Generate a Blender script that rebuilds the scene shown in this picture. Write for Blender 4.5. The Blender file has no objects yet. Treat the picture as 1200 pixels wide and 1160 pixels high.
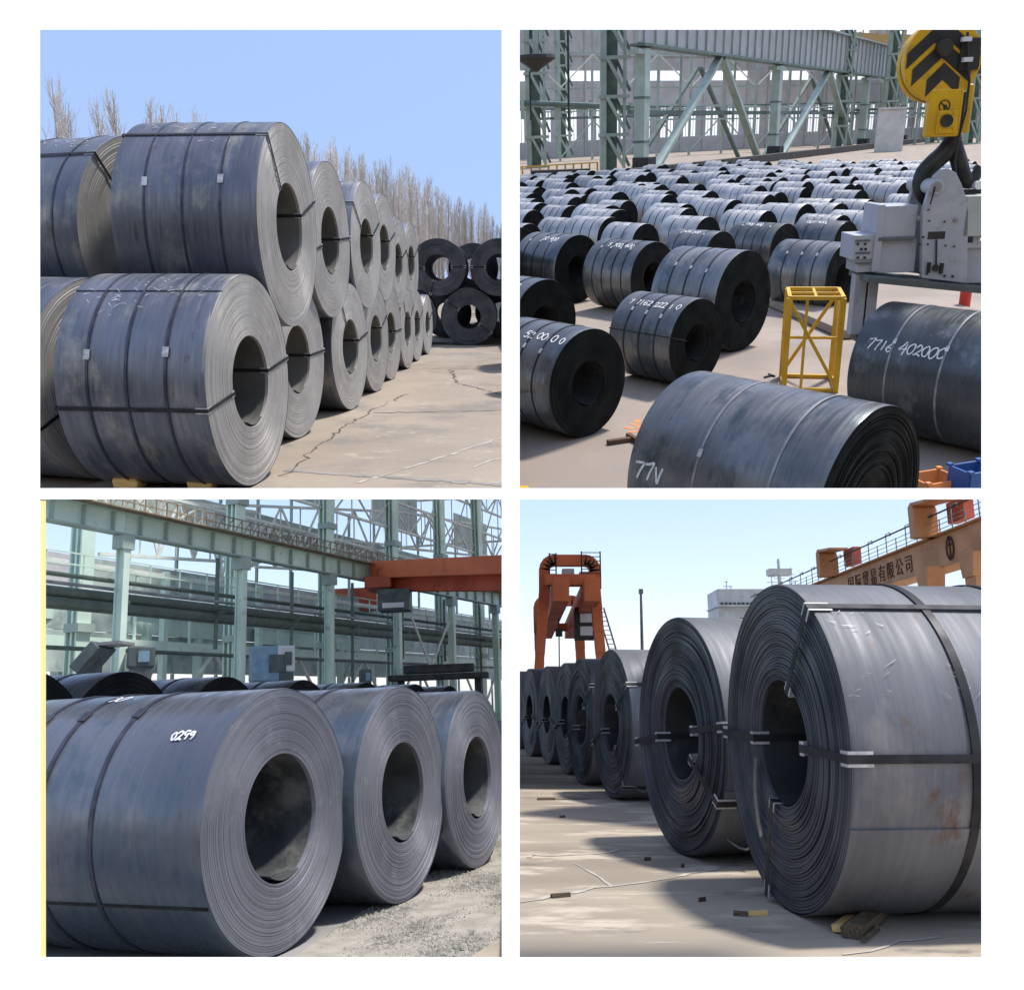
import bpy, bmesh, math, random
from math import sin, cos, pi, radians, sqrt, atan, atan2
from mathutils import Vector, Matrix

# ------------------------------------------------------------------ camera, sky, sun, exposure
sc = bpy.context.scene
COL = sc.collection
F, U0, V0 = 1100.0, 600.0, 580.0            # focal length and centre, in pixels of the 1200 x 1160 photograph


class Yard:
    """One of the four places: x right, y away from the viewer, z up; the viewer stands at (0, 0, h)."""
    def __init__(s, yh, h, roll=0.0):
        th = atan((yh - V0) / F)
        fwd = Vector((0, cos(th), sin(th))); up = Vector((0, -sin(th), cos(th))); rt = Vector((1, 0, 0))
        r = radians(roll)
        s.rt = rt * cos(r) + up * sin(r); s.up = up * cos(r) - rt * sin(r); s.fwd = fwd; s.h = h
        s.eye = Vector((0, 0, h))
        m = Matrix((s.rt, s.up, -s.fwd)).transposed().to_4x4(); m.translation = s.eye
        s.cam = m
        s.M = Matrix.Identity(4)
    def ray(s, u, v): return s.rt * ((u - U0) / F) - s.up * ((v - V0) / F) + s.fwd
    def at(s, u, v, z=0.0):
        d = s.ray(u, v); return s.eye + d * ((z - s.h) / d.z)
    def atd(s, u, v, y):
        d = s.ray(u, v); return s.eye + d * (y / d.y)
    def proj(s, p):
        q = Vector(p) - s.eye; w = q.dot(s.fwd)
        return U0 + F * q.dot(s.rt) / w, V0 - F * q.dot(s.up) / w
    def zat(s, p, v):                        # height above p at which a vertical reaches picture row v
        lo, hi = -5.0, 400.0
        for _ in range(50):
            m = (lo + hi) / 2
            if s.proj((p[0], p[1], m))[1] > v: lo = m
            else: hi = m
        return lo


Y1 = Yard(327, 1.85)                         # sunny yard with stacked coils
Y2 = Yard(160, 4.6, -2.0)                    # hall seen from above
Y3 = Yard(824, 1.28, -2.3)                    # hall with the green runway
Y4 = Yard(825, 1.1)                          # quay
for y in (Y1, Y2, Y3, Y4):
    y.M = Y4.cam @ y.cam.inverted()

cam_d = bpy.data.cameras.new("camera")
cam_d.sensor_fit = 'HORIZONTAL'; cam_d.sensor_width = 36.0; cam_d.lens = 36.0 * F / 1200.0
cam_d.clip_start = 0.05; cam_d.clip_end = 3000.0
cam = bpy.data.objects.new("camera", cam_d); COL.objects.link(cam)
cam.matrix_world = Y4.cam
sc.camera = cam

SUN_CAM = Vector((0.33, 0.09, 0.94)).normalized()      # towards the sun: right, away, up as the viewer sees it
sun_dir = (Y4.rt * SUN_CAM.x + Y4.fwd * SUN_CAM.y + Y4.up * SUN_CAM.z).normalized()
w = bpy.data.worlds.new("World"); sc.world = w; w.use_nodes = True
wn = w.node_tree.nodes; wn.clear()
sky = wn.new('ShaderNodeTexSky'); sky.sky_type = 'NISHITA'; sky.sun_disc = False
sky.sun_elevation = math.asin(sun_dir.z); sky.sun_rotation = atan2(sun_dir.x, sun_dir.y)
sky.air_density = 1.0; sky.dust_density = 0.8; sky.ozone_density = 2.0
bg = wn.new('ShaderNodeBackground'); bg.inputs[1].default_value = 0.15
wo = wn.new('ShaderNodeOutputWorld')
gm = wn.new('ShaderNodeGamma'); gm.inputs[1].default_value = 0.46           # hazier, more even sky
hs = wn.new('ShaderNodeHueSaturation'); hs.inputs['Saturation'].default_value = 1.42
sk = wn.new('ShaderNodeVectorMath'); sk.operation = 'MULTIPLY'; sk.inputs[1].default_value = (2.2, 2.12, 2.28)
w.node_tree.links.new(sky.outputs[0], gm.inputs[0]); w.node_tree.links.new(gm.outputs[0], hs.inputs['Color']); w.node_tree.links.new(hs.outputs[0], sk.inputs[0])
w.node_tree.links.new(sk.outputs[0], bg.inputs[0]); w.node_tree.links.new(bg.outputs[0], wo.inputs[0])

sun_d = bpy.data.lights.new("sun", 'SUN'); sun_d.energy = 3.1; sun_d.angle = radians(5.0); sun_d.color = (1.0, 0.95, 0.88)
sun = bpy.data.objects.new("sun", sun_d); COL.objects.link(sun)
sun.rotation_euler = sun_dir.to_track_quat('Z', 'Y').to_euler(); sun.location = (20, -20, 40)

sc.view_settings.view_transform = 'Standard'; sc.view_settings.look = 'None'
sc.view_settings.gamma = 1.0; sc.view_settings.exposure = 0.75
try: sc.view_settings.use_curve_mapping = False
except Exception: pass
sc.cycles.max_bounces = 6; sc.cycles.diffuse_bounces = 3; sc.cycles.glossy_bounces = 3
sc.cycles.use_denoising = True

# ------------------------------------------------------------------ materials
MATS = {}


def mat(name, c1, c2=None, rough=0.6, metal=0.0, scale=4.0, stretch=(1, 1, 1), bump=0.0, bscale=60.0, rvar=0.2,
        c3=None, s3=0.6, t3=(0.55, 0.7), rand=0.0, detail=6.0, spec=0.4, streak=None, radial=0.0, bdist=0.01, lo=0.38, hi=0.62, c4=None, s4=2.5, t4=(.62, .72), smix=0.0):
    m = bpy.data.materials.new(name); m.use_nodes = True
    nt = m.node_tree; N = nt.nodes; Lk = nt.links.new
    b = N['Principled BSDF']
    b.inputs['Metallic'].default_value = metal
    b.inputs['Specular IOR Level'].default_value = spec
    c2 = c2 or tuple(x * 0.75 for x in c1)
    tc = N.new('ShaderNodeTexCoord'); oi = N.new('ShaderNodeObjectInfo')
    add = N.new('ShaderNodeVectorMath'); add.operation = 'MULTIPLY_ADD'
    comb = N.new('ShaderNodeCombineXYZ')
    for i in range(3): Lk(oi.outputs['Random'], comb.inputs[i])
    add.inputs[1].default_value = (37.0, 53.0, 71.0)
    Lk(comb.outputs[0], add.inputs[0]); Lk(tc.outputs['Object'], add.inputs[2])
    mp = N.new('ShaderNodeMapping'); mp.inputs['Scale'].default_value = stretch
    Lk(add.outputs[0], mp.inputs[0])
    n1 = N.new('ShaderNodeTexNoise'); n1.inputs['Scale'].default_value = scale; n1.inputs['Detail'].default_value = detail
    Lk(mp.outputs[0], n1.inputs['Vector'])
    r1 = N.new('ShaderNodeMapRange'); r1.inputs[1].default_value = lo; r1.inputs[2].default_value = hi
    Lk(n1.outputs[0], r1.inputs[0])
    mx = N.new('ShaderNodeMix'); mx.data_type = 'RGBA'
    mx.inputs[6].default_value = (*c1, 1); mx.inputs[7].default_value = (*c2, 1)
    Lk(r1.outputs[0], mx.inputs[0])
    col = mx.outputs[2]
    if c3:
        n3 = N.new('ShaderNodeTexNoise'); n3.inputs['Scale'].default_value = s3; n3.inputs['Detail'].default_value = 8
        n3.inputs['Roughness'].default_value = 0.65
        Lk(mp.outputs[0], n3.inputs['Vector'])
        r3 = N.new('ShaderNodeMapRange'); r3.inputs[1].default_value = t3[0]; r3.inputs[2].default_value = t3[1]
        Lk(n3.outputs[0], r3.inputs[0])
        m3 = N.new('ShaderNodeMix'); m3.data_type = 'RGBA'; m3.inputs[7].default_value = (*c3, 1)
        Lk(r3.outputs[0], m3.inputs[0]); Lk(col, m3.inputs[6]); col = m3.outputs[2]
    if c4:
        n4 = N.new('ShaderNodeTexNoise'); n4.inputs['Scale'].default_value = s4; n4.inputs['Detail'].default_value = 9
        n4.inputs['Roughness'].default_value = 0.7
        of4 = N.new('ShaderNodeVectorMath'); of4.operation = 'ADD'; of4.inputs[1].default_value = (11.3, 4.7, 8.1)
        Lk(mp.outputs[0], of4.inputs[0]); Lk(of4.outputs[0], n4.inputs['Vector'])
        r4 = N.new('ShaderNodeMapRange'); r4.inputs[1].default_value = t4[0]; r4.inputs[2].default_value = t4[1]
        Lk(n4.outputs[0], r4.inputs[0])
        m4 = N.new('ShaderNodeMix'); m4.data_type = 'RGBA'; m4.inputs[7].default_value = (*c4, 1)
        Lk(r4.outputs[0], m4.inputs[0]); Lk(col, m4.inputs[6]); col = m4.outputs[2]
    if smix:
        mps = N.new('ShaderNodeMapping'); mps.inputs['Scale'].default_value = streak; Lk(add.outputs[0], mps.inputs[0])
        ns = N.new('ShaderNodeTexNoise'); ns.inputs['Scale'].default_value = 1.7; ns.inputs['Detail'].default_value = 8; ns.inputs['Roughness'].default_value = .7
        Lk(mps.outputs[0], ns.inputs['Vector'])
        rs = N.new('ShaderNodeMapRange'); rs.inputs[1].default_value = .3; rs.inputs[2].default_value = .7; rs.inputs[3].default_value = 1 - smix; rs.inputs[4].default_value = 1 + smix
        Lk(ns.outputs[0], rs.inputs[0])
        vs_ = N.new('ShaderNodeVectorMath'); vs_.operation = 'SCALE'; Lk(col, vs_.inputs[0]); Lk(rs.outputs[0], vs_.inputs['Scale']); col = vs_.outputs[0]
    if radial:                                            # winding edges: tone follows the distance from the coil's axis
        sx = N.new('ShaderNodeSeparateXYZ'); Lk(tc.outputs['Object'], sx.inputs[0])
        cy = N.new('ShaderNodeCombineXYZ'); Lk(sx.outputs[1], cy.inputs[0]); Lk(sx.outputs[2], cy.inputs[1])
        ln = N.new('ShaderNodeVectorMath'); ln.operation = 'LENGTH'; Lk(cy.outputs[0], ln.inputs[0])
        ra = N.new('ShaderNodeMath'); ra.operation = 'MULTIPLY_ADD'; ra.inputs[1].default_value = 1.0
        Lk(ln.outputs['Value'], ra.inputs[0]); 
        rr = N.new('ShaderNodeMath'); rr.operation = 'MULTIPLY'; rr.inputs[1].default_value = 31.0
        Lk(oi.outputs['Random'], rr.inputs[0]); Lk(rr.outputs[0], ra.inputs[2])
        nr = N.new('ShaderNodeTexNoise'); nr.noise_dimensions = '1D'; nr.inputs['Scale'].default_value = 55.0; nr.inputs['Detail'].default_value = 4
        nr.inputs['Roughness'].default_value = 0.7
        Lk(ra.outputs[0], nr.inputs['W'])
        mr = N.new('ShaderNodeMapRange'); mr.inputs[1].default_value = 0.3; mr.inputs[2].default_value = 0.7
        mr.inputs[3].default_value = 1 - radial; mr.inputs[4].default_value = 1 + radial
        Lk(nr.outputs[0], mr.inputs[0])
        mm = N.new('ShaderNodeVectorMath'); mm.operation = 'SCALE'; Lk(col, mm.inputs[0]); Lk(mr.outputs[0], mm.inputs['Scale']); col = mm.outputs[0]
    if rand:
        mr = N.new('ShaderNodeMapRange'); mr.inputs[3].default_value = 1 - rand; mr.inputs[4].default_value = 1 + rand
        Lk(oi.outputs['Random'], mr.inputs[0])
        mm = N.new('ShaderNodeVectorMath'); mm.operation = 'SCALE'; Lk(col, mm.inputs[0]); Lk(mr.outputs[0], mm.inputs['Scale']); col = mm.outputs[0]
    Lk(col, b.inputs['Base Color'])
    rm = N.new('ShaderNodeMapRange'); rm.inputs[1].default_value = 0.3; rm.inputs[2].default_value = 0.7
    rm.inputs[3].default_value = max(0.03, rough - rvar / 2); rm.inputs[4].default_value = min(1.0, rough + rvar / 2)
    src = n1
    if streak:
        ms = N.new('ShaderNodeMapping'); ms.inputs['Scale'].default_value = streak; Lk(add.outputs[0], ms.inputs[0])
        src = N.new('ShaderNodeTexNoise'); src.inputs['Scale'].default_value = 1.0; src.inputs['Detail'].default_value = 5
        Lk(ms.outputs[0], src.inputs['Vector'])
    Lk(src.outputs[0], rm.inputs[0]); Lk(rm.outputs[0], b.inputs['Roughness'])
    if bump:
        nb = N.new('ShaderNodeTexNoise'); nb.inputs['Scale'].default_value = bscale; nb.inputs['Detail'].default_value = 5
        Lk(mp.outputs[0], nb.inputs['Vector'])
        bp = N.new('ShaderNodeBump'); bp.inputs['Strength'].default_value = bump; bp.inputs['Distance'].default_value = bdist
        Lk(nb.outputs[0], bp.inputs['Height']); Lk(bp.outputs[0], b.inputs['Normal'])
    MATS[name] = m
    return m


ST = (25, 1.2, 1.2)
mat('wrap_blue', (.19, .20, .235), (.125, .135, .165), rough=.46, metal=.7, rvar=.35, scale=1.0, stretch=(1.6, 1, 1), streak=ST, c3=(.34, .325, .295), s3=1.6, t3=(.54, .70), c4=(.13, .10, .085), s4=3.2, t4=(.62, .74), smix=.16, rand=.10, bump=.12, bscale=7, bdist=.006)
mat('wrap_night', (.085, .095, .105), (.05, .058, .066), rough=.32, metal=.5, rvar=.3, scale=1.1, stretch=(1.2, 1, 1), streak=ST, c3=(.15, .16, .17), s3=1.4, t3=(.55, .64), smix=.14)
mat('wrap_grey', (.19, .195, .20), (.12, .125, .135), rough=.32, metal=.65, rvar=.32, scale=1.3, stretch=(1.6, 1, 1), streak=ST, c3=(.08, .10, .115), s3=1.2, t3=(.52, .62), c4=(.05, .055, .06), s4=7, t4=(.64, .70), smix=.14, rand=.18, bump=.10, bscale=7, bdist=.005)
mat('wrap_slate', (.165, .175, .20), (.12, .13, .155), rough=.30, metal=.55, rvar=.3, scale=1.1, stretch=(1.2, 1, 1), streak=ST, c3=(.095, .12, .15), s3=1.7, t3=(.48, .58), c4=(.085, .075, .07), s4=4.5, t4=(.63, .72), smix=.12, rand=.06, bump=.10, bscale=6, bdist=.006)
mat('wrap_dark', (.155, .16, .175), (.105, .11, .125), rough=.6, metal=.35, scale=1.0, stretch=(1.6, 1, 1), streak=ST, c3=(.21, .20, .20), s3=1.3, t3=(.55, .7), c4=(.125, .075, .055), s4=2.6, t4=(.60, .72), smix=.14, rand=.08, bump=.14, bscale=7, bdist=.006)
mat('edge_light', (.37, .355, .33), (.29, .28, .265), rough=.6, metal=.25, scale=2.2, radial=.08, c3=(.43, .41, .38), s3=5, t3=(.55, .75), rand=.08, bump=.2, bscale=90, bdist=.003)
mat('edge_black', (.010, .012, .0115), (.006, .007, .007), rough=.8, metal=.0, spec=.15, scale=3, radial=.4, rand=.15, bump=.2, bscale=90, bdist=.003)  # near-black base: the shade on the hall coils' ends is put into the colour
mat('edge_lilac', (.185, .19, .22), (.14, .145, .17), rough=.55, metal=.3, scale=2.2, radial=.13, c3=(.23, .235, .27), s3=6, t3=(.55, .75), rand=.05, bump=.25, bscale=90, bdist=.003)
mat('edge_dark', (.085, .09, .105), (.045, .048, .058), rough=.5, metal=.35, scale=2.5, radial=.45, rand=.1, bump=.25, bscale=80, bdist=.003)
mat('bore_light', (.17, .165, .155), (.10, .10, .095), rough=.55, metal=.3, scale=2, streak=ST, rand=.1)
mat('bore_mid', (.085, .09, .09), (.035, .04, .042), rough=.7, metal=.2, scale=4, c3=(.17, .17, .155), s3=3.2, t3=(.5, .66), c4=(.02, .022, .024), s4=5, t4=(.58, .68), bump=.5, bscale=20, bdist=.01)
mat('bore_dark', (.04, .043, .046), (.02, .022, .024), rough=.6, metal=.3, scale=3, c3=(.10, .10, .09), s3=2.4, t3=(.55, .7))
mat('strap_steel', (.035, .036, .04), (.02, .02, .022), rough=.5, metal=.5, scale=9)
mat('strap_blued', (.085, .09, .115), (.05, .055, .075), rough=.4, metal=.6, scale=9)
mat('strap_bare', (.30, .30, .31), (.18, .18, .19), rough=.4, metal=.7, scale=6)
mat('seal_bright', (.62, .62, .61), (.38, .38, .38), rough=.4, metal=.35, scale=14)
mat('white_paint', (.78, .78, .78), (.60, .60, .60), rough=.7, scale=20, c3=(.30, .31, .32), s3=26, t3=(.55, .68))
mat('board_white', (.93, .93, .93), (.91, .91, .91), rough=.8, scale=3, spec=.1)
mat('board_yellow', (.92, .68, .30), (.90, .66, .29), rough=.8, scale=3, spec=.1)
mat('yard_concrete', (.315, .262, .205), (.26, .217, .172), rough=.9, scale=.5, c3=(.19, .17, .15), s3=.9, t3=(.50, .66), c4=(.385, .33, .265), s4=2.2, t4=(.58, .70), bump=.35, bscale=25, detail=10, bdist=.01)
mat('hall_floor', (.31, .252, .205), (.255, .21, .173), rough=.8, scale=.45, c3=(.21, .185, .17), s3=.8, t3=(.53, .72), bump=.2, bscale=30, detail=10)
mat('shop_floor', (.30, .29, .28), (.22, .21, .205), rough=.8, scale=.8, c3=(.15, .145, .14), s3=1.4, t3=(.5, .72), bump=.3, bscale=30, detail=10)
mat('quay_concrete', (.36, .308, .24), (.25, .214, .17), rough=.92, scale=.55, stretch=(.6, 1.6, 1), c3=(.47, .41, .33), s3=1.6, t3=(.52, .62), c4=(.17, .155, .14), s4=2.4, t4=(.60, .70), bump=.5, bscale=18, detail=12, bdist=.012)
mat('crack_dark', (.10, .085, .07), (.06, .05, .045), rough=.95, scale=8)
mat('joint_pale', (.46, .42, .37), (.38, .35, .31), rough=.95, scale=8)
mat('tyre_mark', (.19, .18, .165), (.27, .25, .23), rough=.95, scale=3)
mat('timber_pale', (.70, .49, .20), (.54, .35, .13), rough=.8, scale=3, stretch=(2, 14, 14), bump=.3, bscale=30)
mat('timber_old', (.13, .095, .06), (.06, .045, .03), rough=.9, scale=4, stretch=(2, 18, 18), bump=.6, bscale=30)
mat('twig_bark', (.70, .655, .61), (.60, .55, .51), rough=.95, scale=2, rand=.15)
mat('trunk_bark', (.50, .46, .41), (.38, .345, .31), rough=.95, scale=3, rand=.15)
mat('paint_mint', (.40, .50, .45), (.33, .42, .38), rough=.55, scale=.7, c3=(.30, .35, .31), s3=1.3, t3=(.6, .75), rand=.04)
mat('paint_mint_dark', (.14, .20, .175), (.10, .15, .13), rough=.6, scale=1)
mat('girder_grey', (.46, .49, .50), (.40, .43, .44), rough=.6, scale=.5, rand=.03)
mat('panel_grey', (.56, .56, .565), (.48, .48, .485), rough=.7, scale=.4, c3=(.42, .42, .425), s3=.5, t3=(.55, .75), rand=.06)
mat('window_glow', (.92, .93, .93), (.86, .88, .88), rough=.5, scale=.4, rand=.04)
mat('scratch_grey', (.33, .33, .34), (.27, .27, .28), rough=.5, metal=.3, scale=20)
mat('panel_green', (.48, .56, .52), (.38, .45, .42), rough=.7, scale=.5, c3=(.22, .27, .25), s3=.7, t3=(.52, .7), rand=.16)
mat('paint_pale_green', (.66, .83, .72), (.58, .73, .63), rough=.6, scale=.6, c3=(.30, .29, .22), s3=1.6, t3=(.6, .78), rand=.05)
mat('lattice_pale', (.78, .80, .75), (.66, .68, .62), rough=.7, scale=1.5, c3=(.33, .24, .15), s3=2.5, t3=(.6, .75))
mat('rust_rail', (.24, .17, .11), (.34, .30, .22), rough=.9, scale=3)
mat('pipe_green', (.12, .165, .14), (.085, .12, .10), rough=.55, scale=2, c3=(.15, .17, .15), s3=2, t3=(.55, .7))
mat('crane_red', (.52, .10, .045), (.40, .075, .035), rough=.5, scale=.8, c3=(.28, .07, .04), s3=1.5, t3=(.6, .78))
mat('gantry_orange', (.70, .18, .07), (.60, .15, .06), rough=.55, scale=.6, c3=(.30, .10, .05), s3=1.2, t3=(.62, .8))
mat('gantry_tan', (.60, .31, .15), (.51, .26, .12), rough=.6, scale=.5, c3=(.32, .14, .07), s3=.9, t3=(.58, .75))
mat('steel_dark', (.05, .05, .05), (.03, .03, .03), rough=.7, scale=2)  # even dark colour for footings, kerbs, ladders and ropes
mat('rail_grey', (.30, .31, .32), (.22, .23, .24), rough=.5, metal=.3, scale=2)
mat('hazard_yellow', (.72, .42, .015), (.60, .34, .012), rough=.45, scale=1.6, c3=(.30, .18, .03), s3=3, t3=(.56, .72), c4=(.06, .05, .04), s4=9, t4=(.64, .72))
mat('hazard_black', (.022, .022, .022), (.035, .034, .033), rough=.55, scale=3)
mat('hook_iron', (.045, .047, .045), (.025, .026, .025), rough=.5, metal=.5, scale=4, bump=.2, bscale=30)
mat('spreader_grey', (.40, .41, .45), (.345, .355, .39), rough=.5, scale=1.4, c3=(.27, .27, .28), s3=3, t3=(.55, .72), c4=(.15, .14, .13), s4=7, t4=(.62, .72))
mat('spreader_under', (.11, .125, .115), (.08, .09, .085), rough=.6, scale=2)
mat('box_grey_green', (.42, .44, .40), (.36, .38, .35), rough=.55, scale=2)
mat('frame_yellow', (.66, .40, .03), (.55, .31, .02), rough=.5, scale=2, c3=(.25, .14, .03), s3=4, t3=(.6, .75))
mat('sign_red', (.60, .05, .03), (.5, .04, .03), rough=.5, scale=4)
mat('paint_orange', (.72, .24, .06), (.5, .22, .1), rough=.8, scale=8)
mat('bin_blue', (.03, .10, .32), (.02, .07, .24), rough=.5, scale=3)
mat('machine_blue', (.22, .36, .46), (.17, .28, .36), rough=.6, scale=2)
mat('machine_slate', (.10, .13, .135), (.07, .09, .095), rough=.6, scale=2)
mat('ship_white', (.70, .72, .74), (.58, .60, .62), rough=.6, scale=.6, c3=(.4, .4, .4), s3=1, t3=(.6, .8))
mat('glass_dark', (.03, .04, .05), (.02, .03, .04), rough=.15, scale=2)
mat('stone_pale', (.34, .325, .285), (.22, .21, .185), rough=.95, scale=9, rand=0, c3=(.16, .16, .13), s3=14, t3=(.5, .65))
mat('sand_bed', (.36, .335, .285), (.27, .25, .21), rough=.95, scale=6, bump=.6, bscale=60)
mat('char_brown', (.10, .055, .03), (.07, .04, .025), rough=.8, scale=3)
mat('rubber_black', (.02, .02, .02), (.03, .03, .03), rough=.7, scale=3)

wf = MATS['window_glow'].node_tree.nodes['Principled BSDF']            # white panes made to emit, standing in for daylight behind them
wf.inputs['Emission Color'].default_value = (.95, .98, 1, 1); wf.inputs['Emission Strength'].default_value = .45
mat('wrap_pale', (.42, .425, .435), (.31, .315, .325), rough=.42, metal=.6, scale=1.3, stretch=(1.6, 1, 1), streak=ST, c3=(.20, .215, .23), s3=1.3, t3=(.55, .68), rand=.16)  # lighter grey wrap for far coils, grazing window reflections put into the colour
# window glass of the halls: clear panes that show the sky behind them
g = bpy.data.materials.new('window_glass'); g.use_nodes = True
gb = g.node_tree.nodes['Principled BSDF']; gb.inputs['Base Color'].default_value = (.92, .95, .96, 1)
gb.inputs['Transmission Weight'].default_value = 1.0; gb.inputs['Roughness'].default_value = .35; gb.inputs['IOR'].default_value = 1.02
MATS['window_glass'] = g

# ------------------------------------------------------------------ mesh helpers
PLACE = Y1
OBJS = []                                       # (object, yard) for the trim at the board


class MB:
    def __init__(s): s.v = []; s.f = []
    def quad(s, *p):
        i = len(s.v); s.v += [tuple(x) for x in p]; s.f.append(tuple(range(i, i + len(p))))
    def box(s, c, d, M=None):
        i = len(s.v); x, y, z = d[0] / 2, d[1] / 2, d[2] / 2
        for k in ((-x, -y, -z), (x, -y, -z), (x, y, -z), (-x, y, -z), (-x, -y, z), (x, -y, z), (x, y, z), (-x, y, z)):
            p = Vector(k)
            if M is not None: p = M @ p
            s.v.append(tuple(p + Vector(c)))
        for q in ((0, 3, 2, 1), (4, 5, 6, 7), (0, 1, 5, 4), (1, 2, 6, 5), (2, 3, 7, 6), (3, 0, 4, 7)):
            s.f.append(tuple(i + a for a in q))
    def bar(s, p, q, wd, ht=None, up=(0, 0, 1)):
        p, q = Vector(p), Vector(q); d = q - p; L = d.length
        if L < 1e-6: return
        d /= L; u = Vector(up); sd = d.cross(u)
        if sd.length < 1e-3: sd = d.cross(Vector((0, 1, 0)))
        sd.normalize(); u = sd.cross(d)
        M = Matrix((sd, d, u)).transposed()
        s.box((p + q) / 2, (wd, L, ht or wd), M)
    def tube(s, pts, r, seg=6, caps=True):
        pts = [Vector(p) for p in pts]; n = len(pts)
        rs = r if isinstance(r, (list, tuple)) else [r] * n
        i0 = len(s.v); ref = None
        for k, p in enumerate(pts):
            t = (pts[min(k + 1, n - 1)] - pts[max(k - 1, 0)])
            t = t.normalized() if t.length > 1e-9 else Vector((0, 0, 1))
            if ref is None:
                ref = Vector((0, 0, 1)) if abs(t.z) < .9 else Vector((1, 0, 0))
            a = t.cross(ref).normalized(); b = t.cross(a).normalized(); ref = -b if False else a.cross(t)
            for j in range(seg):
                g_ = 2 * pi * j / seg
                s.v.append(tuple(p + (a * cos(g_) + b * sin(g_)) * rs[k]))
        for k in range(n - 1):
            for j in range(seg):
                j2 = (j + 1) % seg
                s.f.append((i0 + k * seg + j, i0 + k * seg + j2, i0 + (k + 1) * seg + j2, i0 + (k + 1) * seg + j))
        if caps:
            s.f.append(tuple(i0 + j for j in range(seg))[::-1]); s.f.append(tuple(i0 + (n - 1) * seg + j for j in range(seg)))
    def prism(s, poly, a, b, o, ax, ay):
        """poly in (ax, ay) about o, swept from o + n*a to o + n*b with n = ax x ay"""
        ax, ay, o = Vector(ax), Vector(ay), Vector(o); n = ax.cross(ay); i = len(s.v); k = len(poly)
        for t in (a, b):
            for x, y in poly: s.v.append(tuple(o + ax * x + ay * y + n * t))
        s.f.append(tuple(range(i, i + k))[::-1]); s.f.append(tuple(range(i + k, i + 2 * k)))
        for j in range(k):
            j2 = (j + 1) % k; s.f.append((i + j, i + j2, i + k + j2, i + k + j))
    def lathe(s, prof, seg=64, close=False):
        """profile of (x, r) turned about the x axis"""
        i0 = len(s.v); n = len(prof)
        for x, r in prof:
            for j in range(seg):
                t = 2 * pi * j / seg; s.v.append((x, r * sin(t), r * cos(t)))
        for k in range(n if close else n - 1):
            k2 = (k + 1) % n
            for j in range(seg):
                j2 = (j + 1) % seg
                s.f.append((i0 + k * seg + j, i0 + k2 * seg + j, i0 + k2 * seg + j2, i0 + k * seg + j2))
    def mesh(s, name, m, smooth=False, sharp=35):
        me = bpy.data.meshes.new(name); me.from_pydata(s.v, [], s.f); me.update()
        me.materials.append(MATS[m])
        if smooth:
            me.shade_smooth()
            me.set_sharp_from_angle(angle=radians(sharp))
        return me
    def build(s, name, m, parent=None, smooth=False, bevel=0.0, loc=None, sharp=35):
        o = link(name, s.mesh(name, m, smooth, sharp), parent, loc)
        if bevel:
            b = o.modifiers.new('edge', 'BEVEL'); b.width = bevel; b.segments = 2; b.limit_method = 'ANGLE'
        return o


def link(name, me, parent=None, loc=None, rotz=0.0):
    o = bpy.data.objects.new(name, me); COL.objects.link(o)
    L = Matrix.Translation(Vector(loc) if loc is not None else Vector()) @ Matrix.Rotation(rotz, 4, 'Z')
    if parent is not None:
        o.parent = parent; o.matrix_local = L
    else:
        o.matrix_world = PLACE.M @ L
    if me is not None: OBJS.append((o, PLACE))
    return o


def tag(o, label=None, cat=None, group=None, kind=None):
    if label: o['label'] = label
    if cat: o['category'] = cat
    if group: o['group'] = group
    if kind: o['kind'] = kind
    return o


def thing(name, label, cat, loc=(0, 0, 0), rotz=0.0, group=None):
    return tag(link(name, None, None, loc, rotz), label, cat, group, 'thing')


def one(name, mb, m, label, cat, group=None, loc=None, **k):
    return tag(mb.build(name, m, None, loc=loc, **k), label, cat, group, 'thing')


def V(*a): return Vector(a)


# ------------------------------------------------------------------ the white board with four openings
DW = 3.0
TILT = radians(33)                              # the board leans back, its face to the sky
def bp(u, v, k=1.0):
    t = DW * cos(TILT) / (cos(TILT) + (v - V0) / F * sin(TILT)) * k
    return V((u - U0) / F * t, -(v - V0) / F * t, -t)
b = MB()
xs = [-40, 47, 588, 609, 1150, 1240]; ys = [-40, 35.2, 572, 585, 1121, 1205]
holes = {(1, 1), (3, 1), (1, 3), (3, 3)}
TH = 0.02
for i in range(5):
    for j in range(5):
        if (i, j) in holes: continue
        b.quad(bp(xs[i], ys[j + 1]), bp(xs[i + 1], ys[j + 1]), bp(xs[i + 1], ys[j]), bp(xs[i], ys[j]))
        d2 = DW + TH
        e = 0.6
        def bk(i_, j_):   # back of the board: reveals splayed 
            return bp(xs[i_], ys[j_], 1 + TH / DW)
        b.quad(bk(i, j), bk(i + 1, j), bk(i + 1, j + 1), bk(i, j + 1))
for (i, j) in holes | {(-1, -1)}:
    if i < 0: c = [(0, 0), (5, 0), (5, 5), (0, 5)]
    else: c = [(i, j), (i + 1, j), (i + 1, j + 1), (i, j + 1)]
    for k in range(4):
        a, q = c[k], c[(k + 1) % 4]
        b.quad(bp(xs[a[0]], ys[a[1]]), bp(xs[q[0]], ys[q[1]]), bk(*q), bk(*a))
board = bpy.data.objects.new('display_wall', b.mesh('display_wall', 'board_white')); COL.objects.link(board)
board.matrix_world = Y4.cam
tag(board, 'white wall with four square openings onto the coil yards', 'wall', kind='structure')
b = MB()
fq = [bp(46.5, 1121.5, 1.001), bp(53.8, 1121.5, 1.001), bp(53.8, 584.5, 1.001), bp(46.5, 584.5, 1.001)]; bq = [p * 1.003 for p in fq]
b.quad(*fq); b.quad(*bq[::-1])
for k in range(4): b.quad(fq[k], bq[k], bq[(k + 1) % 4], fq[(k + 1) % 4])
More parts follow.
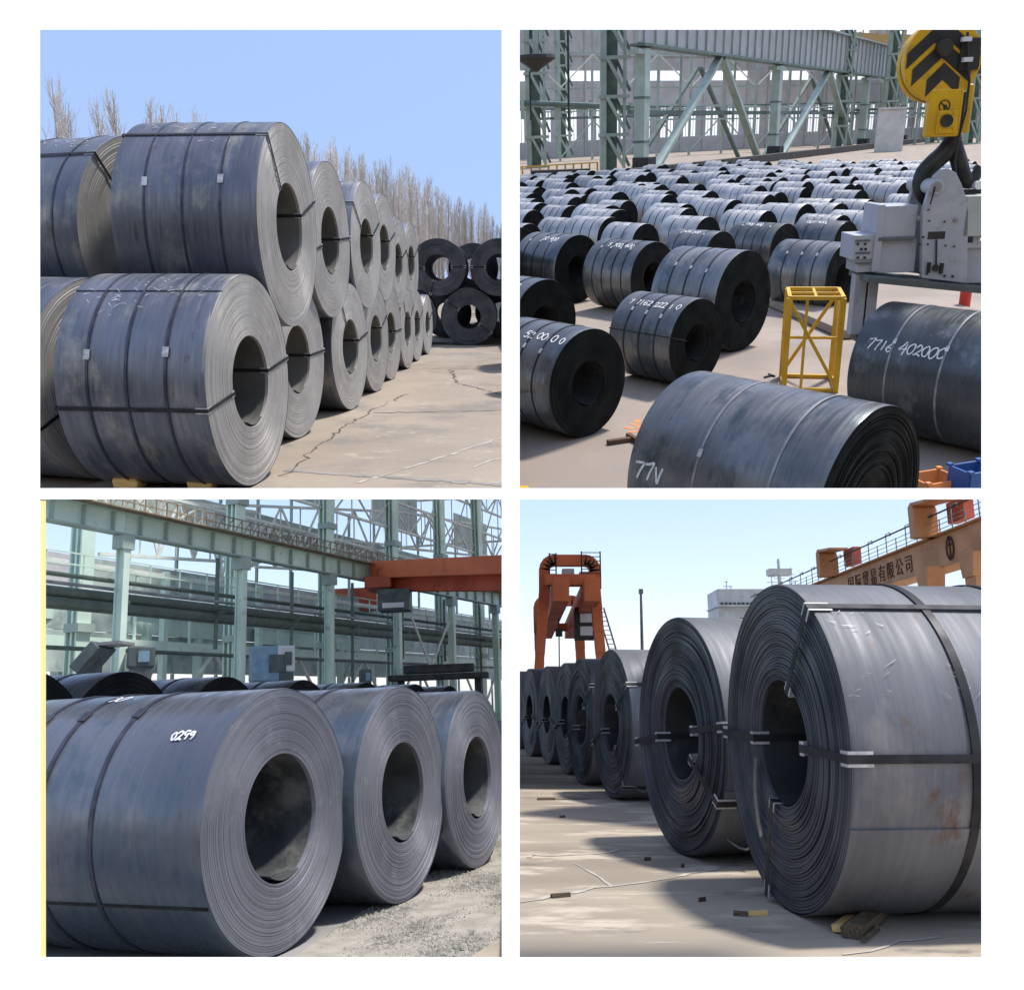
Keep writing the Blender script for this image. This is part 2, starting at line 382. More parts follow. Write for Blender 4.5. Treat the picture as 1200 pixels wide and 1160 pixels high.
o = bpy.data.objects.new('edge_strip', b.mesh('edge_strip', 'board_yellow')); COL.objects.link(o); o.parent = board

# ------------------------------------------------------------------ steel coils
MESH_CACHE = {}


def ring_offsets(n, tele, seed):
    r = random.Random(seed); out = []; a = 0
    for _ in range(n):
        a = a * .6 + r.uniform(-tele, tele); out.append(a)
    return out


def coil_meshes(R, ri, L, det, wrap, edge, bore, tail, tele, seed):
    key = (round(R, 3), round(ri, 3), round(L, 3), det, wrap, edge, bore, round(tail, 2), tele, seed)
    if key in MESH_CACHE: return MESH_CACHE[key]
    seg = {0: 40, 1: 72, 2: 112, 3: 160}[det]
    t = .010 if det else .006
    # outer wrap: one turn of sheet with the free end as a real step
    w_ = MB(); rng = random.Random(seed)
    dents = [(rng.uniform(0, 2 * pi), rng.uniform(-L / 2, L / 2), rng.uniform(.15, .4), rng.uniform(-.006, .003)) for _ in range(7 if det > 1 else 0)]
    na = 1 if det == 0 else (4 if det == 1 else 12)
    xs_ = [-L / 2 + L * k / na for k in range(na + 1)]
    if det: xs_ = [xs_[0], xs_[0] + .012] + xs_[1:-1] + [xs_[-1] - .012, xs_[-1]]
    rows = len(xs_)
    for j in range(seg + 1):
        a = tail + 2 * pi * j / seg
        for k, x in enumerate(xs_):
            r = R - t * j / seg
            if det and k in (0, rows - 1): r -= .004
            for (da, dx, ds, dd) in dents:
                dl = (a - da + pi) % (2 * pi) - pi
                r += dd * math.exp(-((dl * R) ** 2 + (x - dx) ** 2) / (ds * ds))
            w_.v.append((x, r * sin(a), r * cos(a)))
    for j in range(seg):
        for k in range(rows - 1):
            w_.f.append((j * rows + k, (j + 1) * rows + k, (j + 1) * rows + k + 1, j * rows + k + 1))
    for k in range(rows - 1):
        w_.f.append((seg * rows + k, k, k + 1, seg * rows + k + 1))
    wm = w_.mesh('outer_wrap', wrap, True, 30)
    # end face: edges of the windings, some standing proud of others
    nr = {0: 5, 1: 12, 2: 22, 3: 34}[det]
    if edge == 'edge_lilac' and det == 3: nr = 64
    offs = ring_offsets(nr, tele, seed)
    offs[-1] = offs[-2] = -.002
    Ro = R - t - .001; e = MB(); prof = []
    gd = (.004 if det < 3 else .007) * {'edge_light': .35, 'edge_lilac': .22}.get(edge, 1)
    for i in range(nr):
        r0 = ri + (Ro - ri) * i / nr; r1 = ri + (Ro - ri) * (i + 1) / nr
        g_ = (r1 - r0) * .12
        prof += [(L / 2 + offs[i] - gd, r0), (L / 2 + offs[i], r0 + g_), (L / 2 + offs[i], r1 - g_)]
    prof += [(L / 2 - .006, Ro)]
    prof += [(L / 2 - .03, R - t - .0005)]
    prof = [(L / 2 - .05, ri + .0005)] + prof
    i0 = 0
    for x, r in prof:
        for j in range(seg):
            a = 2 * pi * j / seg
            wob = .0 if det < 2 else tele * .5 * sin(a * 2 + r * 21) * (1 if r < Ro - .12 else 0)
            e.v.append((x + wob, r * sin(a), r * cos(a)))
    for k in range(len(prof) - 1):
        for j in range(seg):
            j2 = (j + 1) % seg
            e.f.append((k * seg + j, (k + 1) * seg + j, (k + 1) * seg + j2, k * seg + j2))
    em = e.mesh('end_face', edge, True, 25)
    # bore with the inner tail of the sheet, and the far end
    c = MB(); c.lathe([(L / 2 - .03, ri), (-L / 2, ri), (-L / 2 + .004, R - t - .002)], seg)
    if det:
        a0 = 2.6
        n = 14; base = len(c.v)
        for j in range(n + 1):
            a = a0 + j / n * .9; r = ri - .004 - .03 * (j / n) ** 2
            for x in (-L / 2 + .05, L / 2 - .004):
                c.v.append((x, r * sin(a), r * cos(a)))
        for j in range(n):
            c.f.append((base + 2 * j, base + 2 * j + 1, base + 2 * j + 3, base + 2 * j + 2))
    cm = c.mesh('bore', bore, True, 30)
    MESH_CACHE[key] = (wm, em, cm)
    return MESH_CACHE[key]


def band_mesh(R, wd, m, seg, th=.0035, tl=None):
    key = ('band', round(R, 3), wd, m, seg)
    if key not in MESH_CACHE:
        s = MB(); s.lathe([(-wd / 2, R - .004), (-wd / 2, R + th), (wd / 2, R + th), (wd / 2, R - .004)], seg)
        MESH_CACHE[key] = s.mesh('strap', m, True, 40)
    return MESH_CACHE[key]


def polar(sg, x, r, a): return V(x, sg * r * sin(a), r * cos(a))


def plate(mb, sg, a, x0, x1, r0, r1, wd, th=.003):
    """flat plate at angle a: spans x0..x1 along the axis, r0..r1 outwards, wd wide"""
    tn = V(0, sg * cos(a), -sin(a)); rd = V(0, sg * sin(a), cos(a)); ax = V(1, 0, 0)
    M = Matrix((ax, tn, rd)).transposed()
    c = ax * ((x0 + x1) / 2) + rd * ((r0 + r1) / 2)
    mb.box(c, (max(th, abs(x1 - x0)), wd, max(th, abs(r1 - r0))), M)


def coil(base, az, D, L, label, group, wrap, edge, bore, idr=.36, det=1, bands=(), band_m='strap_steel', bw=.035, seals=None, eyes=(),
         eye_m='strap_steel', prot=True, tail=2.2, tele=.006, seed=1, ew=.04, eye_back=True, seal_m='seal_bright', zc=None):
    """steel coil standing on 'base' (floor point under the middle of the front face's rim); az: direction of the front face"""
    R = D / 2; ri = R * idr
    a = radians(az); n = V(sin(a), -cos(a), 0)
    mid = Vector(base) - n * (L / 2)
    rz = atan2(n.y, n.x)
    t = thing('steel_coil', label, 'steel coil', mid, rz, group)
    ly = V(-sin(rz), cos(rz), 0); sg = 1 if ly.dot(V(0, 0, 0) - V(mid.x, mid.y, 0)) > 0 else -1
    tl = sg * tail if sg > 0 else 2 * pi - tail
    wm, em, cm = coil_meshes(R, ri, L, det, wrap, edge, bore, tl, tele, seed)
    up = (0, 0, R)
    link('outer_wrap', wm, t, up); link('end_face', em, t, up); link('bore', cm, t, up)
    seg = {0: 40, 1: 72, 2: 112, 3: 160}[det]
    for i, x in enumerate(bands):
        s = link('strap', band_mesh(R, bw, band_m, seg), t, (x * L, 0, R))
        sa = seals[i] if seals else None
        if sa is not None:
            mb = MB()
            for q in (sa if isinstance(sa, (list, tuple)) else (sa,)):
                plate(mb, sg, q, -.026, .026, R + .002, R + .009, .085)
            mb.build('strap_seal', seal_m, s, bevel=.002)
    for ea in eyes:
        x0, x1 = -L / 2 - .02, L / 2 + tele * 2.4 + .008
        mb = MB(); ro, rin = R + .005, ri - .006
        plate(mb, sg, ea, x0, x1, ro, ro + .003, ew)
        plate(mb, sg, ea, x1 - .003, x1, rin, ro, ew)
        plate(mb, sg, ea, x0, x1, rin - .003, rin, ew)
        plate(mb, sg, ea, x0, x0 + .003, rin, ro, ew)
        s = mb.build('eye_strap', eye_m, t, loc=up)
        if prot:
            pw = ew * 1.75
            mb = MB(); plate(mb, sg, ea, L / 2 - .10, x1 - .004, R + .001, R + .004, pw)
            plate(mb, sg, ea, x1 - .006, x1 - .003, R - .07, R + .004, pw); mb.build('edge_protector', 'seal_bright', s)
            mb = MB(); plate(mb, sg, ea, L / 2 - .07, x1 - .004, ri - .004, ri - .001, pw)
            plate(mb, sg, ea, x1 - .006, x1 - .003, ri - .004, ri + .05, pw); mb.build('edge_protector', 'seal_bright', s)
    t['_sg'] = sg
    return t, R, sg


GLYPH = {
    '0': [[(.3, 1), (.05, .75), (0, .4), (.2, .02), (.45, .1), (.58, .5), (.5, .85), (.3, 1)]],
    '1': [[(.3, 1), (.28, .5), (.26, 0)]],
    '2': [[(.02, .75), (.2, 1), (.5, .9), (.5, .6), (.25, .25), (0, 0), (.3, .06), (.62, 0)]],
    '4': [[(.35, 1), (.15, .6), (0, .35), (.3, .36), (.65, .42)], [(.5, .75), (.45, .3), (.42, -.1)]],
    '5': [[(.55, 1), (.15, .97), (.08, .6), (.4, .6), (.55, .3), (.3, 0), (0, .1)]],
    '6': [[(.45, 1), (.12, .6), (.02, .25), (.25, 0), (.5, .2), (.4, .45), (.1, .35)]],
    '7': [[(0, .92), (.3, .97), (.58, 1), (.4, .5), (.25, 0)]],
    '9': [[(.55, .9), (.25, 1), (.05, .75), (.25, .5), (.52, .7), (.5, .4), (.4, 0)]],
    'V': [[(0, 1), (.15, .5), (.28, 0), (.45, .5), (.6, 1)]],
    '/': [[(.5, 1), (.1, 0)]],
}


def catmull(p, k=4):
    p = [Vector((*q, 0)) for q in p]; out = []
    for i in range(len(p) - 1):
        a, b_, c, d = p[max(i - 1, 0)], p[i], p[i + 1], p[min(i + 2, len(p) - 1)]
        for j in range(k):
            t = j / k
            out.append(.5 * ((2 * b_) + (c - a) * t + (2 * a - 5 * b_ + 4 * c - d) * t * t + (3 * b_ - a - 3 * c + d) * t ** 3))
    out.append(p[-1]); return out


def writing(t, R, sg, text, x0, ang, ht, thick=.02, adv=.8, seed=3, name='painted_number', wob=.12, slant=0.0):
    """brushed digits lying on the coil's wrap: read along the axis, foot towards the viewer"""
    r = random.Random(seed); mb = MB(); x = x0
    for ch in text:
        if ch == ' ': x += ht * adv * .8; continue
        k = ht * r.uniform(1 - wob, 1 + wob); dy = r.uniform(-wob, wob) * ht * .6
        for st in GLYPH[ch]:
            p = catmull([(a + r.uniform(-.04, .04), b_ + r.uniform(-.04, .04)) for a, b_ in st])
            pts = []
            for q in p:
                px = x + (q.x + slant * q.y) * k; py = q.y * k + dy + (px - x0) * 0
                pts.append((px, py))
            for i in range(len(pts) - 1):
                (ax, ay), (bx, by) = pts[i], pts[i + 1]
                dx, dy2 = bx - ax, by - ay; l = sqrt(dx * dx + dy2 * dy2) or 1
                nx, ny = -dy2 / l * thick / 2, dx / l * thick / 2
                dx, dy2 = dx / l * thick * .2, dy2 / l * thick * .2
                q4 = [(ax - nx - dx, ay - ny - dy2), (bx - nx + dx, by - ny + dy2), (bx + nx + dx, by + ny + dy2), (ax + nx - dx, ay + ny - dy2)]
                mb.quad(*[polar(sg, X, R + .0032, ang - Yv / R) for X, Yv in q4])
        x += k * adv
    return mb.build(name, 'white_paint', t, loc=(0, 0, R))


def smear(t, R, sg, spots, name='chalk_marks', m='white_paint', seed=5):
    """short chalk strokes and scratches on the wrap: (x, angle, length, number)"""
    r = random.Random(seed); mb = MB()
    for (x, a, ln, n) in spots:
        for _ in range(n):
            x1 = x + r.uniform(-ln, ln); a1 = a + r.uniform(-ln, ln) * .7 / R
            th = r.uniform(-.9, .9); l = r.uniform(.1, .4) * ln; wd = r.uniform(.0010, .0026)
            dx, dy = cos(th) * l, sin(th) * l
            q = [(x1 + sin(th) * wd, a1 - cos(th) * wd / R), (x1 + dx, a1 + dy / R), (x1 - sin(th) * wd, a1 + cos(th) * wd / R), (x1 - dx * .3, a1 - dy * .3 / R)]
            mb.quad(*[polar(sg, X, R + .003, A) for X, A in q])
    return tag(mb.build(name, m, t, loc=(0, 0, R)), kind='stuff')


def fit_coil(ub, vb, vt, az):
    """floor point at picture point (ub, vb) and the diameter whose front face tops out at row vt"""
    p = PLACE.at(ub, vb); a = radians(az); s = V(cos(a), sin(a), 0); lo, hi = .2, 6.0
    for _ in range(40):
        D = (lo + hi) / 2; c = p + V(0, 0, D / 2)
        top = min(PLACE.proj(c + (s * cos(t) + V(0, 0, 1) * sin(t)) * D / 2)[1] for t in [pi * k / 40 for k in range(41)])
        if top < vt: hi = D
        else: lo = D
    return p, D


def sheet(name, poly, m, z=0.0, kind='structure', label=None, cat=None, parent=None):
    mb = MB(); mb.quad(*[(p[0], p[1], z) for p in poly]); o = mb.build(name, m, parent)
    if parent is None: tag(o, label, cat, None, kind)
    return o


def crack(parent, pts, wd, m, name='crack', z=.004, seed=1, jit=.06):
    r = random.Random(seed); out = []
    pts = [Vector(p) for p in pts]
    for a, b_ in zip(pts, pts[1:]):
        n = max(2, int((b_ - a).length / .12))
        for k in range(n): out.append(a.lerp(b_, k / n) + V(r.uniform(-jit, jit), r.uniform(-jit, jit), 0))
    out.append(pts[-1]); mb = MB()
    for a, b_ in zip(out, out[1:]):
        d = b_ - a
        if d.length < 1e-4: continue
        s = V(-d.y, d.x, 0).normalized() * wd * r.uniform(.2, 1.0) / 2
        mb.quad(V(a.x, a.y, z) - s, V(b_.x, b_.y, z) - s, V(b_.x, b_.y, z) + s, V(a.x, a.y, z) + s)
    return mb.build(name, m, parent)


ORD = ['first', 'second', 'third', 'fourth', 'fifth', 'sixth', 'seventh', 'eighth', 'ninth', 'tenth']
exec_order = []

# ================================================================== YARD 1: sunny yard with stacked coils and bare poplars
PLACE = Y1
near = PLACE.at(600, 590).y
yard = sheet('ground', [PLACE.at(41, 592), (30, near - 2, 0), (40, 182, 0), (-34, 182, 0), (-25, 86, 0), (-7.2, 36, 0), (-7.0, 8.4, 0)], 'yard_concrete', label='pale concrete yard beside the stacked coils', cat='ground')
A = PLACE.at
crack(yard, [A(330, 560), A(395, 505), A(440, 478), A(480, 462)], .03, 'crack_dark', seed=2)
crack(yard, [A(440, 484), A(500, 483), A(540, 482), A(598, 481)], .04, 'crack_dark', seed=3)
crack(yard, [A(528, 433), A(533, 448), A(560, 455), A(590, 463)], .05, 'crack_dark', seed=4)
crack(yard, [A(598, 510), A(560, 522), A(500, 542), A(420, 566)], .05, 'joint_pale', 'expansion_joint', seed=5, jit=.015)
crack(yard, [A(598, 535), A(575, 540), A(555, 548)], .04, 'joint_pale', 'expansion_joint', seed=6, jit=.015)
crack(yard, [A(335, 551), A(400, 556), A(500, 562), A(598, 569)], .16, 'tyre_mark', 'tyre_track', seed=7, jit=.01)
crack(yard, [A(440, 434), A(520, 432), A(598, 433)], .05, 'crack_dark', seed=8, jit=.03)
crack(yard, [A(560, 424), A(598, 418)], .06, 'tyre_mark', 'tyre_track', seed=9, jit=.03)

K1 = dict(wrap='wrap_blue', edge='edge_light', bore='bore_light', idr=.43, bw=.022, ew=.03, band_m='strap_blued')
low = []
rows1 = [(302, 567.5, 320.5, 83), (354, 513, 326.5, 82), (414, 480, 331, 83), (443, 459, 333, 84), (460, 445, 334, 84), (479, 432, 338, 85), (490, 423, 340, 85), (502, 415, 345, 85)]
G1a = 'coils of the front stack in the sunny yard'
for i, (u, vb, vt, az) in enumerate(rows1):
    p, D = fit_coil(u, vb, vt, az)
    L = 1.30 if i == 0 else 1.25
    lab = 'steel coil with three straps on timber wedges, nearest of the bottom tier' if i == 0 else '%s steel coil from the viewer in the bottom tier of the sunny stack' % ORD[i]
    eye = {0: [1.72, 1.72 + pi], 1: [1.45, 1.62 + pi], 2: [.55, 1.75 + pi], 3: [2.0 + pi], 4: [1.6 + pi, 1.2], 5: [.6, 2.2 + pi], 6: [2 + pi], 7: [2 + pi]}[i]
    t, R, sg = coil(p, az, D, L, lab, G1a, det=3 if i == 0 else (2 if i < 3 else 1), seed=10 + i, bands=(-.28, -.02, .24) if i < 3 else (0,),
                    seals=(1.25, None, 1.22) if i < 3 else (None,), eyes=eye, tele=.0015, tail=.55 if i == 0 else 2.6, **K1)
    low.append((p, D, az, L))
    if i == 0: smear(t, R, sg, [(.0, .45, .2, 16), (.35, .5, .18, 10), (-.35, .6, .2, 12), (-.1, .8, .25, 8)])
# second column of the stack, to the left
for i in (0, 1):
    p, D, az, L = low[i]; n = V(sin(radians(az)), -cos(radians(az)), 0)
    t, R, sg = coil(p - n * (L + .16) + V(0, .1, 0), az - 9, D * .985, 1.35, ['steel coil cut off by the picture edge, bottom tier of the second column', 'steel coil in the second column hidden behind the nearest bottom coil'][i], G1a,
                    det=2, seed=30 + i, bands=(-.2, .1), seals=(1.2, 1.2), eyes=[1.95], tele=.002, **K1)
up = []
for i in range(6):
    (p0, D0, a0, L0), (p1, D1, a1, L1) = low[i], low[i + 1]
    Du = [1.98, 1.93, 1.86, 1.80, 1.74, 1.70][i]
    # nest in the valley between the two coils below (solved in the plane across the axes)
    d = (p1 - p0); l = sqrt(d.x ** 2 + d.y ** 2)
    ra, rb = (D0 + Du) / 2, (D1 + Du) / 2
    z0, z1 = D0 / 2, D1 / 2
    dd = sqrt(l * l + (z1 - z0) ** 2)
    ka = (ra * ra - rb * rb + dd * dd) / (2 * dd); h_ = sqrt(max(.01, ra * ra - ka * ka))
    ex, ez = l / dd, (z1 - z0) / dd
    s_ = ka * ex - h_ * ez; zc = z0 + ka * ez + h_ * ex
    c = p0 + d * (s_ / l); az = [86, 85, 84.5, 84.5, 85, 85][i]
    n = V(sin(radians(az)), -cos(radians(az)), 0)
    base = V(c.x, c.y, zc - Du / 2) + n * [.20, .10, .08, .05, 0, 0][i]
    lab = 'chalk-marked steel coil at the near end of the top tier' if i == 0 else '%s steel coil from the viewer in the top tier of the sunny stack' % ORD[i]
    eye = {0: [.62, 1.9 + pi], 1: [1.75, 1.65 + pi], 2: [.9, 2.0 + pi], 3: [1.9 + pi], 4: [1.9 + pi], 5: [1.2, 2.0 + pi]}[i]
    Lc = 1.36 if i == 0 else 1.3
    t, R, sg = coil(base, az, Du, Lc, lab, G1a, det=3 if i == 0 else (2 if i < 3 else 1), seed=50 + i, bands=(-.27, -.01, .25) if i < 3 else (0,),
                    seals=(1.2, None, 1.18) if i < 3 else (None,), eyes=eye, tele=.0015, tail=2.4, **K1)
    if i == 0:
        smear(t, R, sg, [(-.3, .35, .22, 26), (.05, .42, .15, 12), (.3, .4, .12, 8), (.15, .6, .2, 6)])
        t2, R2, sg2 = coil(base - n * (Lc + .2) + V(0, .12, -.03), az - 13, Du * .97, 1.4, 'chalk-marked steel coil cut off by the picture edge, top tier', G1a, det=2, seed=61, bands=(-.1, .3),
                           seals=(1.3, None), eyes=[.72], tele=.002, **K1)
        smear(t2, R2, sg2, [(.1, .3, .3, 30), (.3, .4, .25, 20), (-.3, .3, .3, 20)])
        t2, R2, sg2 = coil(base - n * (Lc + .12) + V(-.3, Du + .5, -.03), az - 2, Du * .95, 1.4, 'steel coil behind the cut-off top coil of the second column', G1a, det=1, seed=62, bands=(0,), **K1)
# far stack across the yard, its eyes towards the viewer
G1b = 'coils of the cross stack at the back of the yard'
for i, (u, vt, vb, dz, lab) in enumerate([(550, 337, 405, 0, 'middle coil of the bottom tier of the dark cross stack'), (480, 337, 405, 0, 'dark coil of the cross stack half hidden behind the front stack'),
                                          (620, 337, 405, 0, 'bottom coil of the cross stack at the picture edge')]):
    p, D = fit_coil(u, vb, vt, 5)
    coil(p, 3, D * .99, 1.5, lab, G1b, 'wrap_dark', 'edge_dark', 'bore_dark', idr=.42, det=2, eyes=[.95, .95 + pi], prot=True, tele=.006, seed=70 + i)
    if i == 0: pb, Db = p, D
sp = (PLACE.at(620, 405).x - pb.x)
for k, lab in ((-.5, 'dark coil with crossed straps on top of the cross stack'), (.5, 'dark coil on top of the cross stack cut off by the picture edge')):
    t, R, sg = coil(V(pb.x + sp * k, pb.y - .1, Db / 2 - Db / 2 + sqrt(max(.2, Db ** 2 - (sp / 2) ** 2)) * 1.0), 3, Db * .98, 1.5, lab, G1b, 'wrap_dark', 'edge_dark', 'bore_dark', idr=.46, det=2, eyes=[1.55, 1.5 + pi, .3 + pi], tele=.006, seed=80)
for i, (k, tier, back) in enumerate([(0, 0, 1.7), (1, 0, 1.7), (-.5, 1, 1.7), (.5, 1, 1.7), (-.5, 0, 3.4), (.5, 0, 3.4), (0, 1, 3.4), (1, 1, 3.4)]):
    coil(V(pb.x + sp * k, pb.y + back, tier * Db * .85), 3, Db * .98, 1.5, 'dark coil in the second rank of the cross stack', G1b, 'wrap_dark', 'edge_dark', 'bore_dark', idr=.42, det=1, tele=.006, seed=90)
# timber wedges under the nearest coil
p, D, az, L = low[0]
for i, (u, lab) in enumerate(((146, 'pale timber wedge under the nearest coil, farther from its open end'), (233, 'pale timber wedge under the nearest coil close to its open end'))):
    q = PLACE.at(u, 577); mb = MB()
    mb.prism([(-.10, 0), (.10, 0), (.115, .09), (.06, .185), (-.075, .19), (-.115, .10)], -.17, .10, (0, 0, 0), (1, 0, 0), (0, 0, 1))
    mb.v = [(x, -y * 1 if False else y, z) for x, y, z in mb.v]
    o = one('timber_wedge', mb, 'timber_pale', lab, 'timber', 'wedges under the nearest coil', loc=q + V(0, .12, 0), bevel=.012)

# bare poplars
def poplar(seed, H):
    r = random.Random(seed); tr, tw = MB(), MB()
    tr.tube([(0, 0, 0), (r.uniform(-.1, .1), r.uniform(-.1, .1), H * .35), (r.uniform(-.15, .15), 0, H * .7), (r.uniform(-.2, .2), 0, H)], [.22, .15, .08, .015], 6)
    for i in range(78):
        z0 = H * (.10 + .8 * (i / 78)); a = r.uniform(0, 2 * pi); ln = (H * .28) * (1 - .55 * i / 78) * r.uniform(.6, 1.2)
        out = ln * r.uniform(.16, .34); d = V(cos(a) * out, sin(a) * out, ln)
        p = V(0, 0, z0); m_ = p + V(d.x * .75, d.y * .75, d.z * .45); e = p + d
        tw.tube([p, m_, e], [.024, .016, .005], 3, False)
        for k in range(9):
            f = r.uniform(.2, .95); q = p.lerp(e, f) if f > .5 else p.lerp(m_, f * 2)
            a2 = r.uniform(0, 2 * pi); l2 = ln * r.uniform(.18, .42); o2 = l2 * r.uniform(.2, .5)
            e2 = q + V(cos(a2) * o2, sin(a2) * o2, l2)
            tw.tube([q, q.lerp(e2, .5) + V(cos(a2), sin(a2), 0) * o2 * .15, e2], [.012, .009, .004], 3, False)
    return tr.mesh('trunk', 'trunk_bark'), tw.mesh('crown', 'twig_bark')
POP = [poplar(100 + k, 13.0) for k in range(5)]
rt_ = random.Random(5)
def put_poplar(u, vtop, y, lab, group, k):
    p = PLACE.atd(u, 327, y); z = PLACE.zat(p, vtop); s = z / 13.0
    t = thing('poplar_tree', lab, 'tree', (p.x, p.y, 0), rt_.uniform(0, 6.28), group)
    t.scale = (s * 1.1, s * 1.1, s)
    link('trunk', POP[k][0], t); link('crown', POP[k][1], t)
sheet('planting_strip', [PLACE.atd(70, 327, 56), PLACE.atd(120, 327, 56), PLACE.atd(262, 327, 96), PLACE.atd(232, 327, 96)], 'yard_concrete', -.02, label='narrow strip of ground under the trees beyond the stack', cat='ground')
GL = 'bare trees above the front stack'
for k, (u, v, y, lab) in enumerate([(86, 93, 62, 'tall bare poplar standing alone, leftmost of the trees'), (96, 120, 66, 'shorter bare poplar close beside the tall lone one'), (132, 122, 70, 'bare poplar with a thin top, second clump from the picture edge'), (150, 106, 68, 'tall bare poplar of the second clump over the stack'),
                                    (192, 118, 78, 'bare poplar over the top tier, third clump from the picture edge'), (203, 124, 80, 'bare poplar leaning into the third clump'), (218, 132, 82, 'small bare poplar right of the third clump'), (245, 134, 90, 'lone small bare poplar above the near top coil')]):
    put_poplar(u, v, y, lab, GL, k % 5)
GR = 'long row of bare poplars behind the yard'
N = 42
for k in range(N):
    f = k / (N - 1); u = 352 + 246 * f ** .9; vt = 160 + 105 * f ** 1.1 + rt_.uniform(-12, 12)
    put_poplar(u + rt_.uniform(-3, 3), vt, 92 + 70 * f + rt_.uniform(-6, 6), 'bare poplar in the long row behind the sunny yard', GR, rt_.randrange(5))
for k in range(16):
    f = k / 15; u = 430 + 168 * f; vt = 205 + 70 * f + rt_.uniform(-6, 6)
    put_poplar(u, vt, 120 + 70 * f, 'bare poplar in the long row behind the sunny yard', GR, rt_.randrange(5))

# ================================================================== YARD 2: hall seen from above, field of coils, hook and spreader
PLACE = Y2
A = PLACE.at
nr2 = A(600, 590).y
sheet('floor', [(-30, nr2 - 3, 0), A(1157, 596), PLACE.atd(1157, 140, 330), (-120, 330, 0)], 'hall_floor', label='pinkish pale concrete floor of the coil hall', cat='floor')
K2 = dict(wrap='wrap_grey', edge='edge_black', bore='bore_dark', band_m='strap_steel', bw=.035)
GN = 'coils in the near part of the coil hall'
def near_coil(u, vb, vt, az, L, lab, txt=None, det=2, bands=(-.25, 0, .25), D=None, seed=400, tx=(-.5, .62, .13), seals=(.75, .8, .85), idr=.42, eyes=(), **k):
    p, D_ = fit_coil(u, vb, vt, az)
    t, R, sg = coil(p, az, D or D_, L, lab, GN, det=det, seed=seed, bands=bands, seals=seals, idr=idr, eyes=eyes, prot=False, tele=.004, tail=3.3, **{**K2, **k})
    if txt: writing(t, R, sg, txt, tx[0], tx[1], tx[2], thick=tx[2] * .16, adv=.72, seed=seed)
    return t, R, sg
near_coil(690, 511, 384.5, 41, 1.6, 'dark coil with number ending 0010 0 nearest the lower corner', '52 0010 0', seed=401, tx=(-.15, .62, .14))
near_coil(640, 430, 327, 41, 1.6, 'dark coil numbered 552 2210 0 cut by the picture edge', '552 2210 0', seed=402, tx=(-.35, .55, .13))
near_coil(815, 452, 349.5, 41, 1.5, 'coil numbered 7 7162 with three straps in mid hall', '7 7162 222 1 0', seed=403, tx=(-.55, .62, .13), eyes=(1.3,), ew=.02)
near_coil(868, 411, 293, 43, 1.7, 'tall coil with a wide open eye right of the numbered one', None, seed=404, det=3)
near_coil(765, 366, 283, 41, 1.75, 'coil numbered 5 700 400 behind the first numbered ones', '5 700 400', seed=405, tx=(-.35, .55, .15), bands=(-.3, -.1, .1, .3), seals=(.6, .6, .6, .6))
near_coil(678, 355, 275, 41, 1.75, 'coil numbered 20 400 at the picture edge', '20 400', seed=406, tx=(-.1, .55, .15), bands=(-.3, -.05, .2), seals=(.6, .6, .6))
near_coil(985, 366, 284, 41, 1.75, 'coil half hidden behind the yellow trestle', None, seed=407, seals=(.8, .8, .8))
# big coil in the foreground and the coil under the spreader
def world_coil(c, az, D, L, lab, seed, **k):
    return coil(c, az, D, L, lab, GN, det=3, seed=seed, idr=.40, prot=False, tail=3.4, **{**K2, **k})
t, R, sg = world_coil(V(3.49, 8.50, 0), 42, 2.11, 2.2, 'biggest coil, foremost in the hall, with two bright straps', 410, bands=(-.12, .26), band_m='strap_bare', bw=.03, seals=(1.05, 1.35), tele=.016)
writing(t, R, sg, '77V', -1.0, 1.44, .17, thick=.028, adv=.75, seed=9)
n38 = V(sin(radians(38.5)), -cos(radians(38.5)), 0)
t, R, sg = world_coil(V(6.0, 14.7, 0) + n38 * 2.35, 38.5, 2.0, 2.35, 'blue black coil numbered 7716402000 under the spreader', 411, bands=(-.24, .10), band_m='strap_bare', bw=.035, seals=(.95, .95), wrap='wrap_night', tele=.006)
writing(t, R, sg, '7716 402000', -.98, 1.12, .165, thick=.022, adv=.70, seed=12, slant=.15)

FIELD = [(846, 271), (757, 262), (922, 262), (675, 256), (830, 254), (988, 252), (746, 248), (1026, 247), (900, 247), (670, 241), (946, 239), (1068, 239), (805, 239), (736, 235), (862, 234), (976, 233), (675, 231), (902, 228), (784, 228), (726, 225), (834, 224),
         (1010, 223), (670, 222), (945, 220), (1050, 220), (619, 219), (773, 218), (722, 218), (820, 216), (1006, 216), (868, 216), (769, 214), (671, 214), (910, 213), (947, 213), (1035, 212), (717, 210), (857, 210), (979, 210), (1146, 210), (1054, 209), (918, 208), (800, 207), (1002, 207),
         (869, 205), (945, 205), (752, 205), (1027, 204), (823, 203), (792, 202), (904, 202), (852, 200.6), (976, 200.6), (1041, 196.5), (1060, 195.3), (1022, 194.1), (1145, 193), (981, 191.2), (1120, 190), (1070, 189), (1032, 188), (1049, 186.5), (1133, 186),
         (620, 262), (625, 246), (628, 233), (700, 206), (1100, 214), (1090, 200), (1000, 197), (940, 197), (1085, 228), (1125, 222), (1110, 205)]
fr = random.Random(77); D0, L0 = 1.62, 1.7
def digits(t, R, sg, seed):
    r_ = random.Random(seed); s = ''.join(r_.choice('0124567') for _ in range(4)) + ' ' + r_.choice('47') + '00'
    writing(t, R, sg, s, -.5, .42, .13, thick=.022, adv=.7, seed=seed)
seen_ab = []
n41 = V(sin(radians(41)), -cos(radians(41)), 0); sd41 = V(-n41.y, n41.x, 0)
